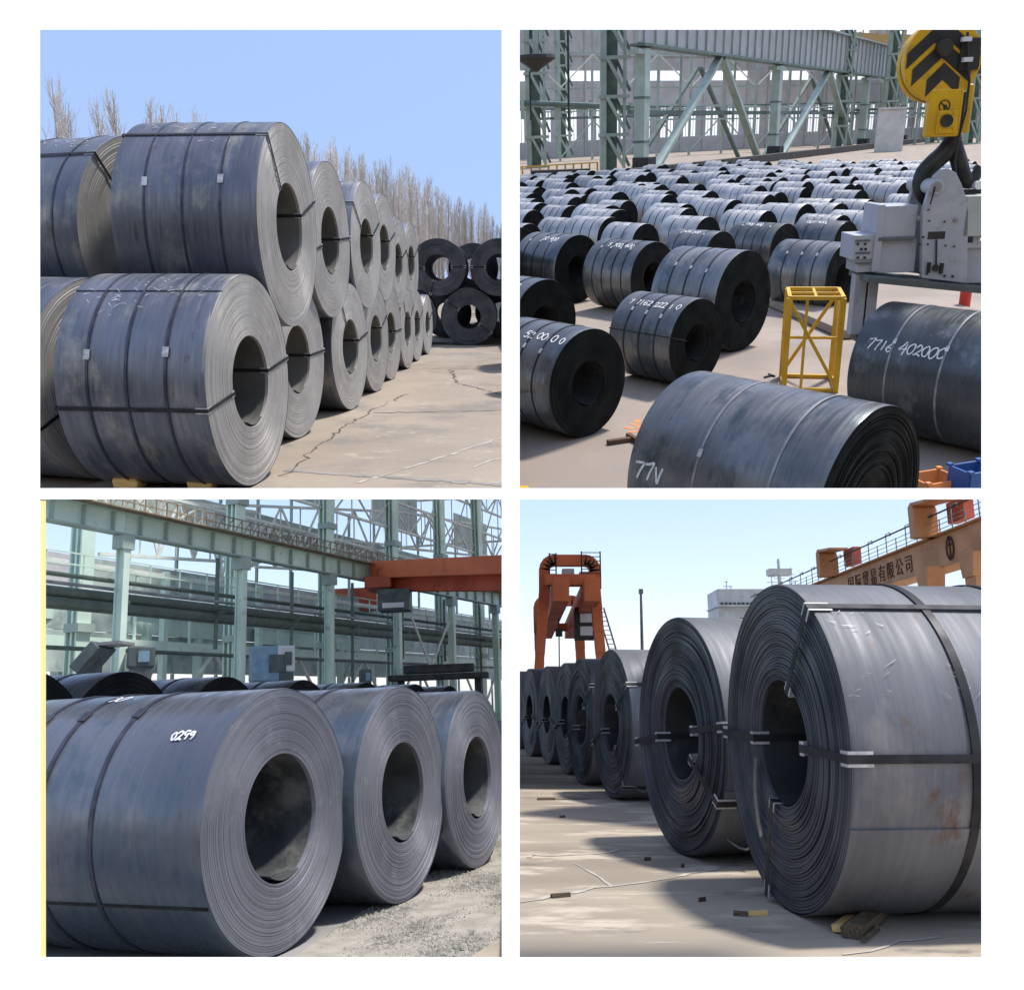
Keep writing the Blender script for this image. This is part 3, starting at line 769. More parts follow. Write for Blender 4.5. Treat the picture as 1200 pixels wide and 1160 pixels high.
for a in range(-70, 14):
    for b_ in range(0, 66):
        p = n41 * (a * 2.12 - 4) + sd41 * (b_ * 2.3 + 2 + .6 * (a % 2)); p = V(p.x, p.y, D0)
        if 31 < p.y < 84 or (84 <= p.y < 128 and (a + b_) % 2 == 0):
            u, v = PLACE.proj(p)
            if 606 < u < 1165 and v > 187 + max(0, (860 - u)) * .07: FIELD.append((u + fr.uniform(-.15, .15) * 900 / p.y, v))
for k, (u, v) in enumerate(FIELD):
    Dk = (1.62, 1.5, 1.7, 1.56)[k * 7 % 4]; Lk_ = (1.7, 1.5, 1.78, 1.62)[k * 5 % 4]
    p = A(u, v, Dk); az = 41 + fr.uniform(-4, 4); y_ = p.y
    n = V(sin(radians(41)), -cos(radians(41)), 0); sd = V(-n.y, n.x, 0)
    ab = (p.dot(n), p.dot(sd))
    if any(abs(ab[0] - a) < L0 + .12 and abs(ab[1] - b_) < D0 + .12 for a, b_ in seen_ab): continue
    seen_ab.append(ab)
    near_ = p.y < 48
    lab = 'grey coil with white painted digits in the middle field of the coil hall' if near_ else 'small far grey coil in the back field of the coil hall'
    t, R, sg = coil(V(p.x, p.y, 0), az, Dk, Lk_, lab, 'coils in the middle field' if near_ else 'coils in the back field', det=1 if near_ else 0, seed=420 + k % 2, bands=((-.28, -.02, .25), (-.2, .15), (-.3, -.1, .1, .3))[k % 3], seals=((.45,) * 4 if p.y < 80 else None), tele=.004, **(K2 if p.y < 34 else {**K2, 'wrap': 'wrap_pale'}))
    if p.y < 75: digits(t, R, sg, k)

# ---- steel work of the hall
hd = V(sin(radians(33)), cos(radians(33)), 0); hn = V(hd.y, -hd.x, 0); hrot = Matrix.Rotation(atan2(hd.y, hd.x), 3, 'Z')
Bp = PLACE.atd(752, 150, 116); Bp.z = 0
def on_line(u, base, z=6):
    lo, hi = -80., 300.
    for _ in range(50):
        m_ = (lo + hi) / 2; p = base + hd * m_
        if PLACE.proj((p.x, p.y, z))[0] < u: lo = m_
        else: hi = m_
    return base + hd * lo
GB, GTp = 13.3, 19.6
rw = thing('crane_runway', 'grey ribbed runway girder on mint columns at the back of the coil hall', 'runway', (0, 0, 0))
colsP = [on_line(u, Bp) for u in (752, 908, 1012, 1058, 1092, 1118)]
colsP = [Bp - hd * 38] + colsP
for k, c in enumerate(colsP):
    if k == 0: continue
    m = MB(); m.box(c + V(0, 0, GB / 2), (1.5, 1.3, GB), hrot); cc = m.build('column', 'paint_mint', rw, bevel=.08)
    for z in (3.5, 8.2):
        m = MB(); m.box(c + V(0, 0, z), (1.6, 1.4, .25), hrot); m.build('collar', 'paint_mint_dark', cc)
    m = MB(); m.box(c + hn * .4 + V(0, 0, .9), (2.2, 2.0, 1.8), hrot); m.build('footing', 'steel_dark', cc)
    m = MB(); m.box(c + V(0, 0, GB - .4), (4.5, 1.2, .5), hrot); m.build('capital', 'paint_mint', cc)
e0, e1 = colsP[1] - hd * 1.5, colsP[1] + hd * 190
m = MB(); m.box((e0 + e1) / 2 + V(0, 0, (GB + GTp) / 2 + .3), ((e1 - e0).length, .4, GTp - GB - .5), hrot); gw = m.build('girder_web', 'girder_grey', rw)
m = MB(); m.box((e0 + e1) / 2 + V(0, 0, GB + .3), ((e1 - e0).length, 1.8, .3), hrot); m.build('bottom_flange', 'paint_mint_dark', rw)
m = MB(); m.box((e0 + e1) / 2 + V(0, 0, GTp + .1), ((e1 - e0).length, 1.8, .2), hrot); m.build('top_flange', 'girder_grey', rw)
for k in range(60):
    p = e0 + hd * (1.2 + 3.1 * k)
    m = MB(); m.box(p + hn * .3 + V(0, 0, (GB + GTp) / 2 + .3), (.14, .3, GTp - GB - .6), hrot); m.build('rib', 'girder_grey', gw)
# K-bracing between the columns
t = thing('column_bracing', 'crossed mint braces and service pipe between the runway columns', 'bracing', (0, 0, 0))
for k in range(1, len(colsP) - 1):
    a_, b_ = colsP[k], colsP[k + 1]; md = (a_ + b_) / 2
    if k < 3:
        for (p, q) in ((a_.lerp(b_, .08), md - hd * .6), (b_.lerp(a_, .14), md + hd * .6)):
            m = MB(); m.bar(V(p.x, p.y, .2), V(q.x, q.y, GB), 1.0, .5); m.build('brace', 'paint_mint', t)
            m = MB(); p2, q2 = p - hn * 3, q - hn * 3; m.bar(V(p2.x, p2.y, .2), V(q2.x, q2.y, GB - 1), .5, .4); m.build('brace', 'paint_mint_dark', t)
    for f in (.3, .7) if k < 3 else (.25, .5, .75):
        p = a_.lerp(b_, f) - hn * 1.5; m = MB(); m.bar(V(p.x, p.y, 5.5), V(p.x, p.y, GB), .28); m.build('hanger', 'paint_mint', t)
    for (z, wdt) in ((6.7, .5), (7.6, .25), (5.9, .2)):
        m = MB(); m.bar(V(a_.x, a_.y, z) - hn * 1.6, V(b_.x, b_.y, z) - hn * 1.6, wdt); m.build('rail', 'paint_mint_dark' if wdt > .4 else 'paint_mint', t)
# lattice columns to the left of the girder and the ones behind
def lattice_column(u, y, lab, wd=2.6, H=26):
    p = PLACE.atd(u, 150, y); t = thing('lattice_column', lab, 'column', (p.x, p.y, 0), .0, 'lattice columns of the coil hall')
    m = MB(); m.box((-wd / 2, 0, H / 2), (.75, .8, H)); m.build('chord', 'paint_mint', t)
    m = MB(); m.box((-wd / 2 + 1.1, .6, H / 2), (1.4, .15, H)); m.build('web_plate', 'paint_mint_dark', t)
    m = MB(); m.box((wd / 2, -.2, H / 2), (.35, .4, H)); m.build('chord', 'paint_mint', t)
    n = 6; st_ = H / n
    for k in range(n):
        m = MB(); m.bar((-wd / 2 + .4, -.5, (k + 1) * st_), (wd / 2, -.5, k * st_ + .6), .38); m.build('diagonal', 'paint_mint', t)
        m = MB(); m.bar((-wd / 2 + 1.6, .9, (k + 1) * st_), (wd / 2 + .8, .9, k * st_ + .6), .34); m.build('diagonal', 'paint_mint_dark', t)
        m = MB(); m.box((0, -.3, k * st_), (wd + 1.2, .6, .4)); m.build('batten', 'paint_mint', t)
    return t
lattice_column(719, 124, 'tall mint lattice column left of the grey girder', 2.6)
lattice_column(629, 150, 'mint lattice column above the dark cone at the picture edge', 2.4)
lattice_column(660, 205, 'paler mint column farther back near the picture edge', 2.4)
lattice_column(985, 190, 'mint lattice column behind the girder, right of centre', 2.2)
lattice_column(1040, 205, 'mint lattice column behind the girder toward the hook', 2.2)
lattice_column(1095, 225, 'mint lattice column behind the hook block', 2.4)
lattice_column(1140, 205, 'mint lattice column at the picture edge beyond the hook', 2.4)
# long service pipe on the left
p, q = PLACE.atd(605, 120.5, 150), PLACE.atd(738, 126, 140)
mb = MB(); mb.tube([p, q], .38, 8); one('service_pipe', mb, 'paint_mint_dark', 'dark green service pipe crossing high on the side of the hall', 'pipe', smooth=True)
for u in (612, 653, 692):
    p = PLACE.atd(u, 121, 147); mb = MB(); mb.bar(V(p.x, p.y, p.z - 2.2), V(p.x, p.y, p.z + .4), .9 if u == 653 else .5)
    one('pipe_bracket', mb, 'paint_mint', 'pale mint bracket holding the high service pipe', 'bracket', 'brackets of the high service pipe')
p = PLACE.atd(666, 90, 140); mb = MB(); mb.tube([V(p.x, p.y, 5), V(p.x, p.y, 30)], .16, 6); one('drop_pipe', mb, 'steel_dark', 'thin dark upright pipe on the side of the hall', 'pipe')
t = thing('floodlight', 'black conical floodlight hanging by the picture edge', 'lamp', (0, 0, 0))
p = PLACE.atd(628, 70, 95); s = 95 / F
m = MB(); m.v = []; k0 = 18
prof = [(0, -1.1), (1.85, .05), (1.75, .35), (.2, .5)]
for r_, z in prof:
    for j in range(k0): a = 2 * pi * j / k0; m.v.append((p.x + r_ * cos(a), p.y + r_ * sin(a), p.z + z))
for i in range(len(prof) - 1):
    for j in range(k0): m.f.append((i * k0 + j, i * k0 + (j + 1) % k0, (i + 1) * k0 + (j + 1) % k0, (i + 1) * k0 + j))
m.build('cone', 'hazard_black', t)
m = MB(); m.bar(p + V(0, 0, .4), p + V(0, 0, 9), .5); m.build('hanger', 'paint_mint', t)
m = MB(); m.bar(p + V(-.6, 0, -1.0), p + V(-.6, 0, -5.2), .14); m.build('cable', 'steel_dark', t)

# far wall of panels with windows
wl0 = PLACE.atd(560, 160, 205); wl1 = PLACE.atd(1200, 160, 290); wl0.z = wl1.z = 0
wd_ = (wl1 - wl0).normalized(); wrot = Matrix.Rotation(atan2(wd_.y, wd_.x), 3, 'Z'); wlen = (wl1 - wl0).length; wnn = V(wd_.y, -wd_.x, 0)
hw = thing('hall_wall', 'pale grey panelled end wall with rows of bright windows', 'wall', (0, 0, 0))
bay = 6.5; nb = int(wlen / bay) + 1
def wp(s0, s1, z0, z1, m_, nm, th=.15, off=0.0):
    a_, b_ = wl0 + wd_ * s0, wl0 + wd_ * s1; m = MB()
    m.box((a_ + b_) / 2 + wnn * off + V(0, 0, (z0 + z1) / 2), (s1 - s0 - .03, th, z1 - z0 - .03), wrot); return m.build(nm, m_, hw)
for k in range(nb):
    s0 = k * bay; s1 = s0 + bay
    wp(s0, s1, -1.2, 3.2, 'panel_grey', 'panel')
    ga = [(s0, s0 + .9), (s0 + 2.3, s0 + 3.0), (s0 + 4.4, s1)]
    wn_ = [(s0 + .9, s0 + 2.3), (s0 + 3.0, s0 + 4.4)]
    for a_, b_ in ga: wp(a_, b_, 3.2, 9.4, 'panel_grey', 'panel')
    for a_, b_ in wn_:
        wp(a_, b_, 3.2, 9.4, 'window_glow', 'window', .04)
        wp((a_ + b_) / 2 - .06, (a_ + b_) / 2 + .06, 3.2, 9.4, 'paint_mint', 'mullion', .18, .02)
    wp(s0, s1, 9.4, 15.0, 'panel_grey', 'panel')
    wp(s0, s1, 17.0, 25.5, 'panel_grey', 'panel'); wp(s0, s1, 27.0, 36, 'panel_grey', 'panel')
    for z0, z1 in ((15.0, 17.0), (25.5, 27.0)):
        if k % 3 != 2:
            wp(s0 + .5, s1, z0, z1, 'window_glow', 'window', .04); wp(s0, s0 + .5, z0, z1, 'panel_grey', 'mullion')
        else: wp(s0, s1, z0, z1, 'panel_grey', 'panel')
    wp(s0 - .15, s0 + .15, -1, 36, 'panel_grey', 'pilaster', .35, .14)
    for z in (9.6, 20.0): wp(s0, s1, z - .15, z + .15, 'paint_mint_dark' if z < 10 else 'panel_grey', 'rail', .3, .2)

# low platforms, rails and kerbs before the columns
a_, b_ = A(675, 203), PLACE.atd(1150, 178, 185); b_.z = 0
t = thing('track_kerb', 'dark low kerb of stacked plates running behind the coil field', 'kerb', (0, 0, 0))
p0 = PLACE.atd(676, 199, 92); p0.z = 0
for k, (of, h_, m_) in enumerate(((0, 1.0, 'steel_dark'), (2.2, .7, 'char_brown'), (4.0, .5, 'steel_dark'))):
    m = MB(); q0 = p0 + V(-1, of, 0); q1 = q0 + hd * 230; m.bar(q0 + V(0, 0, h_ / 2), q1 + V(0, 0, h_ / 2), 1.2, h_); m.build('plate', m_, t)
m = MB(); m.box(p0 + V(-1.5, .5, .8), (5.5, 1.0, 1.5)); m.build('end_block', 'steel_dark', t, bevel=.05)
t = thing('yellow_railing', 'yellow pipe railing in front of the bright floor by the picture edge', 'railing', (0, 0, 0))
q0, q1 = PLACE.atd(602, 208, 93), PLACE.atd(700, 204, 100); q0.z = q1.z = 0
nps = 11
for k in range(nps):
    p = q0.lerp(q1, k / (nps - 1)); m = MB(); m.bar(V(p.x, p.y, -.3), V(p.x, p.y, 1.9), .16); m.build('post', 'frame_yellow', t)
for z in (.75, 1.85):
    m = MB(); m.bar(q0 + V(0, 0, z), q1 + V(0, 0, z), .12); m.build('rail', 'frame_yellow', t)
p = PLACE.atd(1042, 165, 170); mb = MB(); mb.box((p.x, p.y, 3.4), (4.6, .6, 7.2)); mb.box((p.x, p.y - .4, 6.9), (4.8, .3, .3)); one('notice_board', mb, 'ship_white', 'big white board standing among the far columns', 'board')
# yellow bridge crane and lamps high at the back
t = thing('bridge_crane', 'pale yellow crane bridge far back above the girder', 'crane', (0, 0, 0))
p, q = PLACE.atd(905, 38, 230), PLACE.atd(1120, 52, 250)
m = MB(); m.bar(p + V(0, 0, -1), q + V(0, 0, -1), 1.5, 4.0); m.build('main_girder', 'timber_pale', t)
for k in range(14):
    a_ = p.lerp(q, k / 13); m = MB(); m.bar(a_ + V(0, -1, 1), a_ + V(0, -1, 4.5), .25); m.build('post', 'timber_pale', t)
m = MB(); m.bar(p + V(0, -1, 4), q + V(0, -1, 4), .25); m.build('handrail', 'timber_pale', t)

# ---- hook block
yh_ = 15.45
def q2(u, v, y=None): return PLACE.atd(u, v, yh_ if y is None else y)
def pbox(mb, u0, v0, u1, v1, y, dep):
    a_, b_ = q2(u0, v0, y), q2(u1, v1, y)
    mb.box(((a_.x + b_.x) / 2, y + dep / 2, (a_.z + b_.z) / 2), (abs(b_.x - a_.x), dep, abs(a_.z - b_.z)))
pxm = (q2(1105, 72) - q2(1104, 72)).length
t = thing('crane_hook_block', 'yellow hook block with black chevrons and a double iron hook', 'hook block', (0, 0, 0))
def disc(c, r, y0, y1, seg=40):
    m = MB(); m.v = []
    for yy in (y0, y1):
        for j in range(seg): a = 2 * pi * j / seg; m.v.append((c.x + r * cos(a), yy, c.z + r * sin(a)))
    m.f = [tuple(range(seg)), tuple(range(2 * seg - 1, seg - 1, -1))] + [(j, seg + j, seg + (j + 1) % seg, (j + 1) % seg) for j in range(seg)]
    return m
cc = q2(1104, 71); Rr = 45 * pxm
disc(cc, Rr, yh_ - .04, yh_ + .10, 56).build('cheek_plate', 'hazard_yellow', t, bevel=.012)
disc(cc + V(.10, 0, -.02), Rr * .98, yh_ + .42, yh_ + .56, 56).build('cheek_plate', 'hazard_yellow', t, bevel=.012)
disc(cc + V(.05, 0, 0), Rr * .86, yh_ + .10, yh_ + .42, 40).build('sheave', 'hook_iron', t)
disc(q2(1103.5, 57), 9.5 * pxm, yh_ - .14, yh_ - .03, 24).build('hub', 'hazard_black', t, bevel=.015)
def stripe(pts, wd):
    """chevron laid on the cheek plate, kept inside its rim"""
    P = [q2(*p) for p in pts]; m = MB(); yv = yh_ - .046; out = []
    for a_, b_ in zip(P, P[1:]):
        n = 14
        for k in range(n): out.append((a_.lerp(b_, k / n), (b_ - a_).normalized()))
    out.append((P[-1], (P[-1] - P[-2]).normalized()))
    for (a_, d0), (b_, d1) in zip(out, out[1:]):
        up_ = V(0, 0, wd / 2)
        q = [a_ - up_, b_ - up_, b_ + up_, a_ + up_]
        if all((V(x.x - cc.x, 0, x.z - cc.z)).length < Rr * .985 for x in q): m.quad(*[(x.x, yv, x.z) for x in q])
    return m.build('chevron', 'hazard_black', t)
stripe([(1061, 73), (1094, 42), (1116, 42), (1149, 72)], .22)
stripe([(1067, 92), (1103.5, 58), (1141, 92)], .24)
stripe([(1082, 106), (1104, 84), (1127, 106)], .24)
def rbox(u0, v0, u1, v1, y, dep, m_, name, bev=.03):
    m = MB(); pbox(m, u0, v0, u1, v1, y, dep); return m.build(name, m_, t, bevel=bev)
rbox(1091, 104, 1124, 160, yh_ - .05, .16, 'hazard_yellow', 'side_plate'); rbox(1098, 100, 1136, 156, yh_ + .38, .16, 'hazard_yellow', 'side_plate')
rbox(1096, 108, 1128, 154, yh_ + .12, .25, 'hook_iron', 'crosshead'); cvr = rbox(1100, 130, 1120, 156, yh_ - .085, .05, 'hazard_yellow', 'cover_plate', .01)
disc(q2(1106, 142), 7.2 * pxm, yh_ - .12, yh_ - .08, 24).build('trunnion', 'hazard_black', t)
for (u, v) in ((1099, 134), (1115, 133), (1098, 152), (1114, 151)): disc(q2(u, v), 1.6 * pxm, yh_ - .11, yh_ - .07, 10).build('bolt', 'hazard_yellow', t)
c_ = q2(1105, 124.5); m = MB(); N_ = 24
for j in range(N_):
    a0, a1 = 2 * pi * j / N_, 2 * pi * (j + 1) / N_
    m.bar((c_.x + .082 * cos(a0), yh_ - .055, c_.z + .082 * sin(a0)), (c_.x + .082 * cos(a1), yh_ - .055, c_.z + .082 * sin(a1)), .012, .018, up=(0, 1, 0))
for a in (2.5, -.6, -1.4): m.bar((c_.x, yh_ - .055, c_.z), (c_.x + .075 * cos(a), yh_ - .055, c_.z + .075 * sin(a)), .014, .026, up=(0, 1, 0))
m.box((c_.x + .01, yh_ - .056, c_.z - .01), (.05, .014, .05))
m.build('emblem', 'hazard_black', t)
yk = yh_ + .25
def hk(pts, rs, name):
    P = [q2(u, v, yk) for u, v in pts]; m = MB()
    sm = []; rr_ = []
    for i in range(len(P) - 1):
        a_, b_, c, d = P[max(i - 1, 0)], P[i], P[i + 1], P[min(i + 2, len(P) - 1)]
        for j in range(5):
            f = j / 5; sm.append(.5 * ((2 * b_) + (c - a_) * f + (2 * a_ - 5 * b_ + 4 * c - d) * f * f + (3 * b_ - a_ - 3 * c + d) * f ** 3)); rr_.append((rs[i] * (1 - f) + rs[i + 1] * f) * pxm)
    sm.append(P[-1]); rr_.append(rs[-1] * pxm)
    m.tube(sm, rr_, 14); return m.build(name, 'hook_iron', t, smooth=True)
hk([(1116, 150), (1115, 166), (1106, 180), (1093, 192), (1083, 204), (1080, 218), (1086, 232), (1099, 240), (1110, 238)], [9, 10, 11, 11, 11, 11, 10, 8, 5], 'hook')
hk([(1116, 152), (1118, 170), (1124, 190), (1128, 206), (1136, 213), (1143, 206), (1148, 195)], [9, 10, 10, 10, 9, 7, 4], 'hook')
m = MB(); m.tube([q2(1134, 38, yh_ - .12), q2(1134, 70, yh_ - .12), q2(1136, 95, yh_ - .12), q2(1132, 130, yh_ - .10), q2(1124, 160, yh_ - .05), q2(1119, 190, yh_), q2(1121, 214, yh_)], .018, 6); m.build('cable', 'rubber_black', t)
for (u, v) in ((1134, 46), (1135, 70)):
    m = MB(); pbox(m, u - 5, v - 2.5, u + 5, v + 2.5, yh_ - .16, .08); m.build('cable_clamp', 'ship_white', t)
m = MB(); pbox(m, 1128, 45, 1146, 82, yh_ - .075, .03); m.build('guard', 'hazard_black', t)
for (u, v0) in ((1096, 36), (1112, 36)):
    m = MB(); a_ = q2(u, 45, yh_ + .26); m.tube([a_, a_ + V(0, 0, 6)], .03, 6); m.build('hoist_rope', 'hook_iron', t)

# ---- grey coil spreader
ys_ = 15.6
t = thing('lifting_spreader', 'grey steel coil spreader hanging from the hook', 'spreader', (0, 0, 0))
def sb(u0, v0, u1, v1, y, dep, m_, name, bev=.012, parent=None):
    m = MB(); pbox(m, u0, v0, u1, v1, y, dep); return m.build(name, m_, parent or t, bevel=bev)
ol = [(1071, 323), (1072, 249), (1079, 224), (1085.6, 206), (1093, 199), (1101.7, 197), (1110.5, 202), (1117, 215), (1122, 230), (1125, 246), (1123, 329)]
P = [q2(u, v, ys_) for u, v in ol]; m = MB(); n_ = len(P)
for dy in (-.05, .05):
    for p in P: m.v.append((p.x, ys_ - .25 + dy, p.z))
m.f = [tuple(range(n_)), tuple(range(2 * n_ - 1, n_ - 1, -1))] + [(j, n_ + j, n_ + (j + 1) % n_, (j + 1) % n_) for j in range(n_)]
pl = m.build('lug_plate', 'spreader_grey', t, bevel=.01)
m = MB(); m.v = [(x, y + .75, z) for x, y, z in MB().v]; 
for dy in (-.05, .05):
    for p in P: m.v.append((p.x + .03, ys_ + .45 + dy, p.z))
m.f = [tuple(range(n_)), tuple(range(2 * n_ - 1, n_ - 1, -1))] + [(j, n_ + j, n_ + (j + 1) % n_, (j + 1) % n_) for j in range(n_)]
m.build('lug_plate', 'spreader_grey', t, bevel=.01)
p = q2(1096, 219, ys_ - .3); disc(p, 9 * pxm, ys_ - .36, ys_ + .55, 24).build('pin', 'spreader_grey', t, bevel=.012)
disc(p, 5.5 * pxm, ys_ - .375, ys_ - .35, 20).build('pin_cap', 'rail_grey', t)
m = MB(); m.bar(q2(1096, 219, ys_ - .38), q2(1090, 240, ys_ - .38), .018); m.build('locking_rod', 'hook_iron', t)
for (u, v, r_) in ((1076, 255.5, 2.6), (1120, 258.5, 2.6), (1089, 259, 1), (1107, 260, 1), (1082, 278, 1.2), (1078, 286, 1), (1087.5, 286.5, 1), (1108, 288, 1), (1118, 289, 1), (1077, 320, 1.1), (1086, 321, 1.1), (1107, 323.5, 1.4), (1116.5, 324, 1.4), (1088, 246, 1)):
    disc(q2(u, v, ys_ - .31), r_ * pxm, ys_ - .325, ys_ - .29, 10).build('bolt', 'rail_grey' if r_ > 2 else 'hook_iron', pl)
m = MB(); pbox(m, 1088, 272, 1107, 280, ys_ - .306, .01); m.build('slot', 'hazard_black', pl)
m = MB(); pbox(m, 1091, 240, 1111, 241.6, ys_ - .306, .01); pbox(m, 1091, 240, 1112, 252, ys_ - .303, .005); m.build('name_plate', 'spreader_grey', pl)
m = MB(); m.bar(q2(1097.5, 281, ys_ - .32), q2(1097, 316, ys_ - .32), .02); pbox(m, 1088, 308, 1090, 320, ys_ - .34, .05); pbox(m, 1103, 309, 1105, 321, ys_ - .34, .05); m.build('lever', 'hook_iron', pl)
disc(q2(1096, 314, ys_ - .3), 4 * pxm, ys_ - .35, ys_ - .29, 16).build('dial', 'hook_iron', pl)
sb(1032, 242, 1072, 279, ys_ - .2, .6, 'spreader_grey', 'motor_box'); sb(1030, 240, 1034, 281, ys_ - .22, .64, 'spreader_grey', 'box_flange'); sb(1030, 278.5, 1072, 281.5, ys_ - .24, .68, 'spreader_under', 'box_flange')
sb(1030, 282, 1071, 319, ys_ - .15, .5, 'spreader_grey', 'beam'); sb(1123, 288, 1200, 330, ys_ - .15, .5, 'spreader_grey', 'beam')
hb = sb(1001, 276, 1027, 304, ys_ - .2, .6, 'spreader_grey', 'end_block'); sb(1006, 303, 1027, 319, ys_ - .18, .55, 'spreader_grey', 'end_block'); sb(1026, 272, 1030.5, 319, ys_ - .23, .66, 'spreader_grey', 'end_flange')
for (u, v) in ((1005, 286), (1013.5, 286), (1005, 302), (1013, 302), (1009, 292), (1014, 292)): disc(q2(u, v, ys_ - .2), 1.5 * pxm, ys_ - .235, ys_ - .19, 10).build('bolt', 'hook_iron', hb)
for (v0) in (281.5, 296, 308): sb(1003, v0, 1020, v0 + 1.2, ys_ - .22, .03, 'spreader_under', 'seam', 0, hb)
m = MB(); a_, b_ = q2(1006, 323, ys_), q2(1200, 342, ys_); m.bar(a_, b_, .9, .10, up=(0, 0, 1)); m.build('bottom_chord', 'spreader_under', t, bevel=.008)
sb(1134, 230, 1175, 276, ys_ - .30, .35, 'box_grey_green', 'control_box'); sb(1141, 275, 1148, 287, ys_ - .2, .2, 'spreader_grey', 'box_foot'); sb(1123, 285, 1200, 289, ys_ - .2, .6, 'spreader_grey', 'beam_flange')
sb(1126, 222, 1145, 290, ys_ + .3, .4, 'hazard_black', 'gear_housing'); disc(q2(1144, 217, ys_), 5 * pxm, ys_ - .1, ys_ + .1, 16).build('beacon', 'ship_white', t)
arm = sb(1003, 322, 1010, 392, ys_ - .1, .2, 'spreader_grey', 'grab_arm'); sb(1010, 326, 1019, 400, ys_ - .02, .3, 'spreader_under', 'grab_arm'); sb(1019, 325, 1023, 400, ys_ - .1, .2, 'spreader_grey', 'grab_arm')
m = MB(); m.bar(q2(1013, 332, ys_ - .06), q2(1017, 352, ys_ - .06), .03); m.bar(q2(1014, 352, ys_ - .06), q2(1012, 372, ys_ - .06), .03); m.build('linkage', 'hook_iron', t)

# ---- yellow trestle frame
bq = A(948, 459); t = thing('trestle', 'yellow welded box trestle standing on the floor', 'trestle', bq, radians(-14))
W_, D_, H_ = .92, 1.05, 1.72; fw = .075
def fb(p, q, w_=fw, nm='bar'): m = MB(); m.bar(p, q, w_); m.build(nm, 'frame_yellow', t, bevel=.006)
cs = [(-W_ / 2, 0), (W_ / 2, 0), (W_ / 2, D_), (-W_ / 2, D_)]
for x, y in cs: fb((x, y, 0), (x, y, H_), .10, 'post')
for k in range(4):
    (x0, y0), (x1, y1) = cs[k], cs[(k + 1) % 4]
    for z in (.04, H_): fb((x0, y0, z), (x1, y1, z), .07, 'rail')
fb((-W_ / 2, 0, H_ - .05), (W_ / 2, 0, .1), .06, 'brace'); fb((W_ / 2, D_, H_ - .05), (-W_ / 2, D_, .1), .06, 'brace'); fb((W_ / 2, D_, H_ - .05), (W_ / 2, 0, .1), .06, 'brace'); fb((-W_ / 2, D_, .1), (-W_ / 2, 0, H_ * .7), .05, 'brace')
fb((-W_ / 6, 0, 0), (-W_ / 6, 0, H_), .05, 'stile'); fb((0, 0, H_), (0, D_, H_), .05, 'rail'); fb((-W_ / 2, D_ / 2, H_), (W_ / 2, D_ / 2, H_), .05, 'rail'); fb((-W_ / 2, D_ * .5, .9), (W_ / 2, D_ * .5, .9), .05, 'rail'); fb((-W_ / 2, 0, .35), (-W_ / 2, D_, .35), .05, 'rail')

# ---- floor clutter
p = A(728, 519); t = thing('steel_tee', 'small rusty steel tee lying on the bare floor', 'scrap', p, radians(20))
m = MB(); m.bar((-.24, 0, .04), (.18, 0, .04), .09, .07); m.build('stem', 'char_brown', t, bevel=.006)
m = MB(); m.bar((.2, -.16, .05), (.2, .16, .05), .08, .09); m.build('cross_piece', 'char_brown', t, bevel=.006)
p = A(901, 442); t = thing('steel_tee', 'tiny dark steel hook on the floor beside the trestle', 'scrap', p, .6); m = MB(); m.bar((-.14, 0, .02), (.1, 0, .02), .03); m.build('stem', 'hook_iron', t); m = MB(); m.bar((.08, -.08, .02), (.1, .1, .03), .03); m.build('cross_piece', 'hook_iron', t)
mb = MB(); r_ = random.Random(6)
for (u, v) in ((738, 502), (745, 498), (750, 500), (756, 496), (742, 506), (752, 504), (747, 494)):
    c = A(u, v); a = r_.uniform(0, 3)
    mb.quad(*[V(c.x + x * cos(a) - y * sin(a), c.y + x * sin(a) + y * cos(a), .004) for x, y in ((-.10, -.045), (.09, -.05), (.11, .04), (-.07, .05))])
one('floor_mark', mb, 'paint_orange', 'orange painted mark on the bare floor', 'marking')
mb = MB(); c = A(610, 570); mb.quad(*[V(c.x + x, c.y + y, .004) for x, y in ((-.3, -.3), (.16, -.3), (.1, .0), (-.3, .08))]); one('floor_line', mb, 'hazard_yellow', 'yellow painted floor line in the lower corner', 'marking')
p = PLACE.atd(1131, 351, 24); p.z = 0; mb = MB(); mb.tube([p, p + V(0, 0, .62)], .14, 14); mb.tube([p + V(0, 0, .6), p + V(0, 0, .68)], .17, 14); one('red_post', mb, 'sign_red', 'short red post on the bright floor under the spreader', 'post', smooth=True)
p = A(1122, 415); t = thing('white_platform', 'low white platform on the floor behind the coil under the spreader', 'platform', (p.x, p.y + 4.5, 0), .1)
m = MB(); m.box((0, 0, .12), (4.2, 5.0, .2)); m.build('deck', 'hall_floor', t, bevel=.02)
for (u, vt, y_, m_, nm, lab, cat, w_) in ((1094, 560, 10.6, 'paint_orange', 'tool_crate', 'orange brown open crate beneath the blue black coil', 'crate', .5), (1142, 549, 10.4, 'bin_blue', 'blue_bin', 'blue bin at the lower corner under the blue black coil', 'bin', .42)):
    p = PLACE.atd(u, vt, y_); H = max(.2, p.z); t = thing(nm, lab, cat, (p.x, p.y, 0), .3)
    for k, (c, d) in enumerate((((0, 0, .04), (w_, w_ * .8, .05)), ((0, -w_ * .4, H / 2 + .02), (w_, .03, H)), ((0, w_ * .4, H / 2 + .02), (w_, .03, H)), ((-w_ / 2, 0, H / 2 + .02), (.03, w_ * .76, H)), ((w_ / 2, 0, H / 2 + .02), (.03, w_ * .76, H)))):
        m = MB(); m.box(c, d); m.build('side' if k else 'base', m_, t, bevel=.006)
    m = MB()
    for (x, y) in ((-1, -1), (1, -1), (1, 1), (-1, 1)): m.box((x * w_ / 2, y * w_ * .4, H + .03), (.06, .06, .03))
    m.build('rim', m_, t)
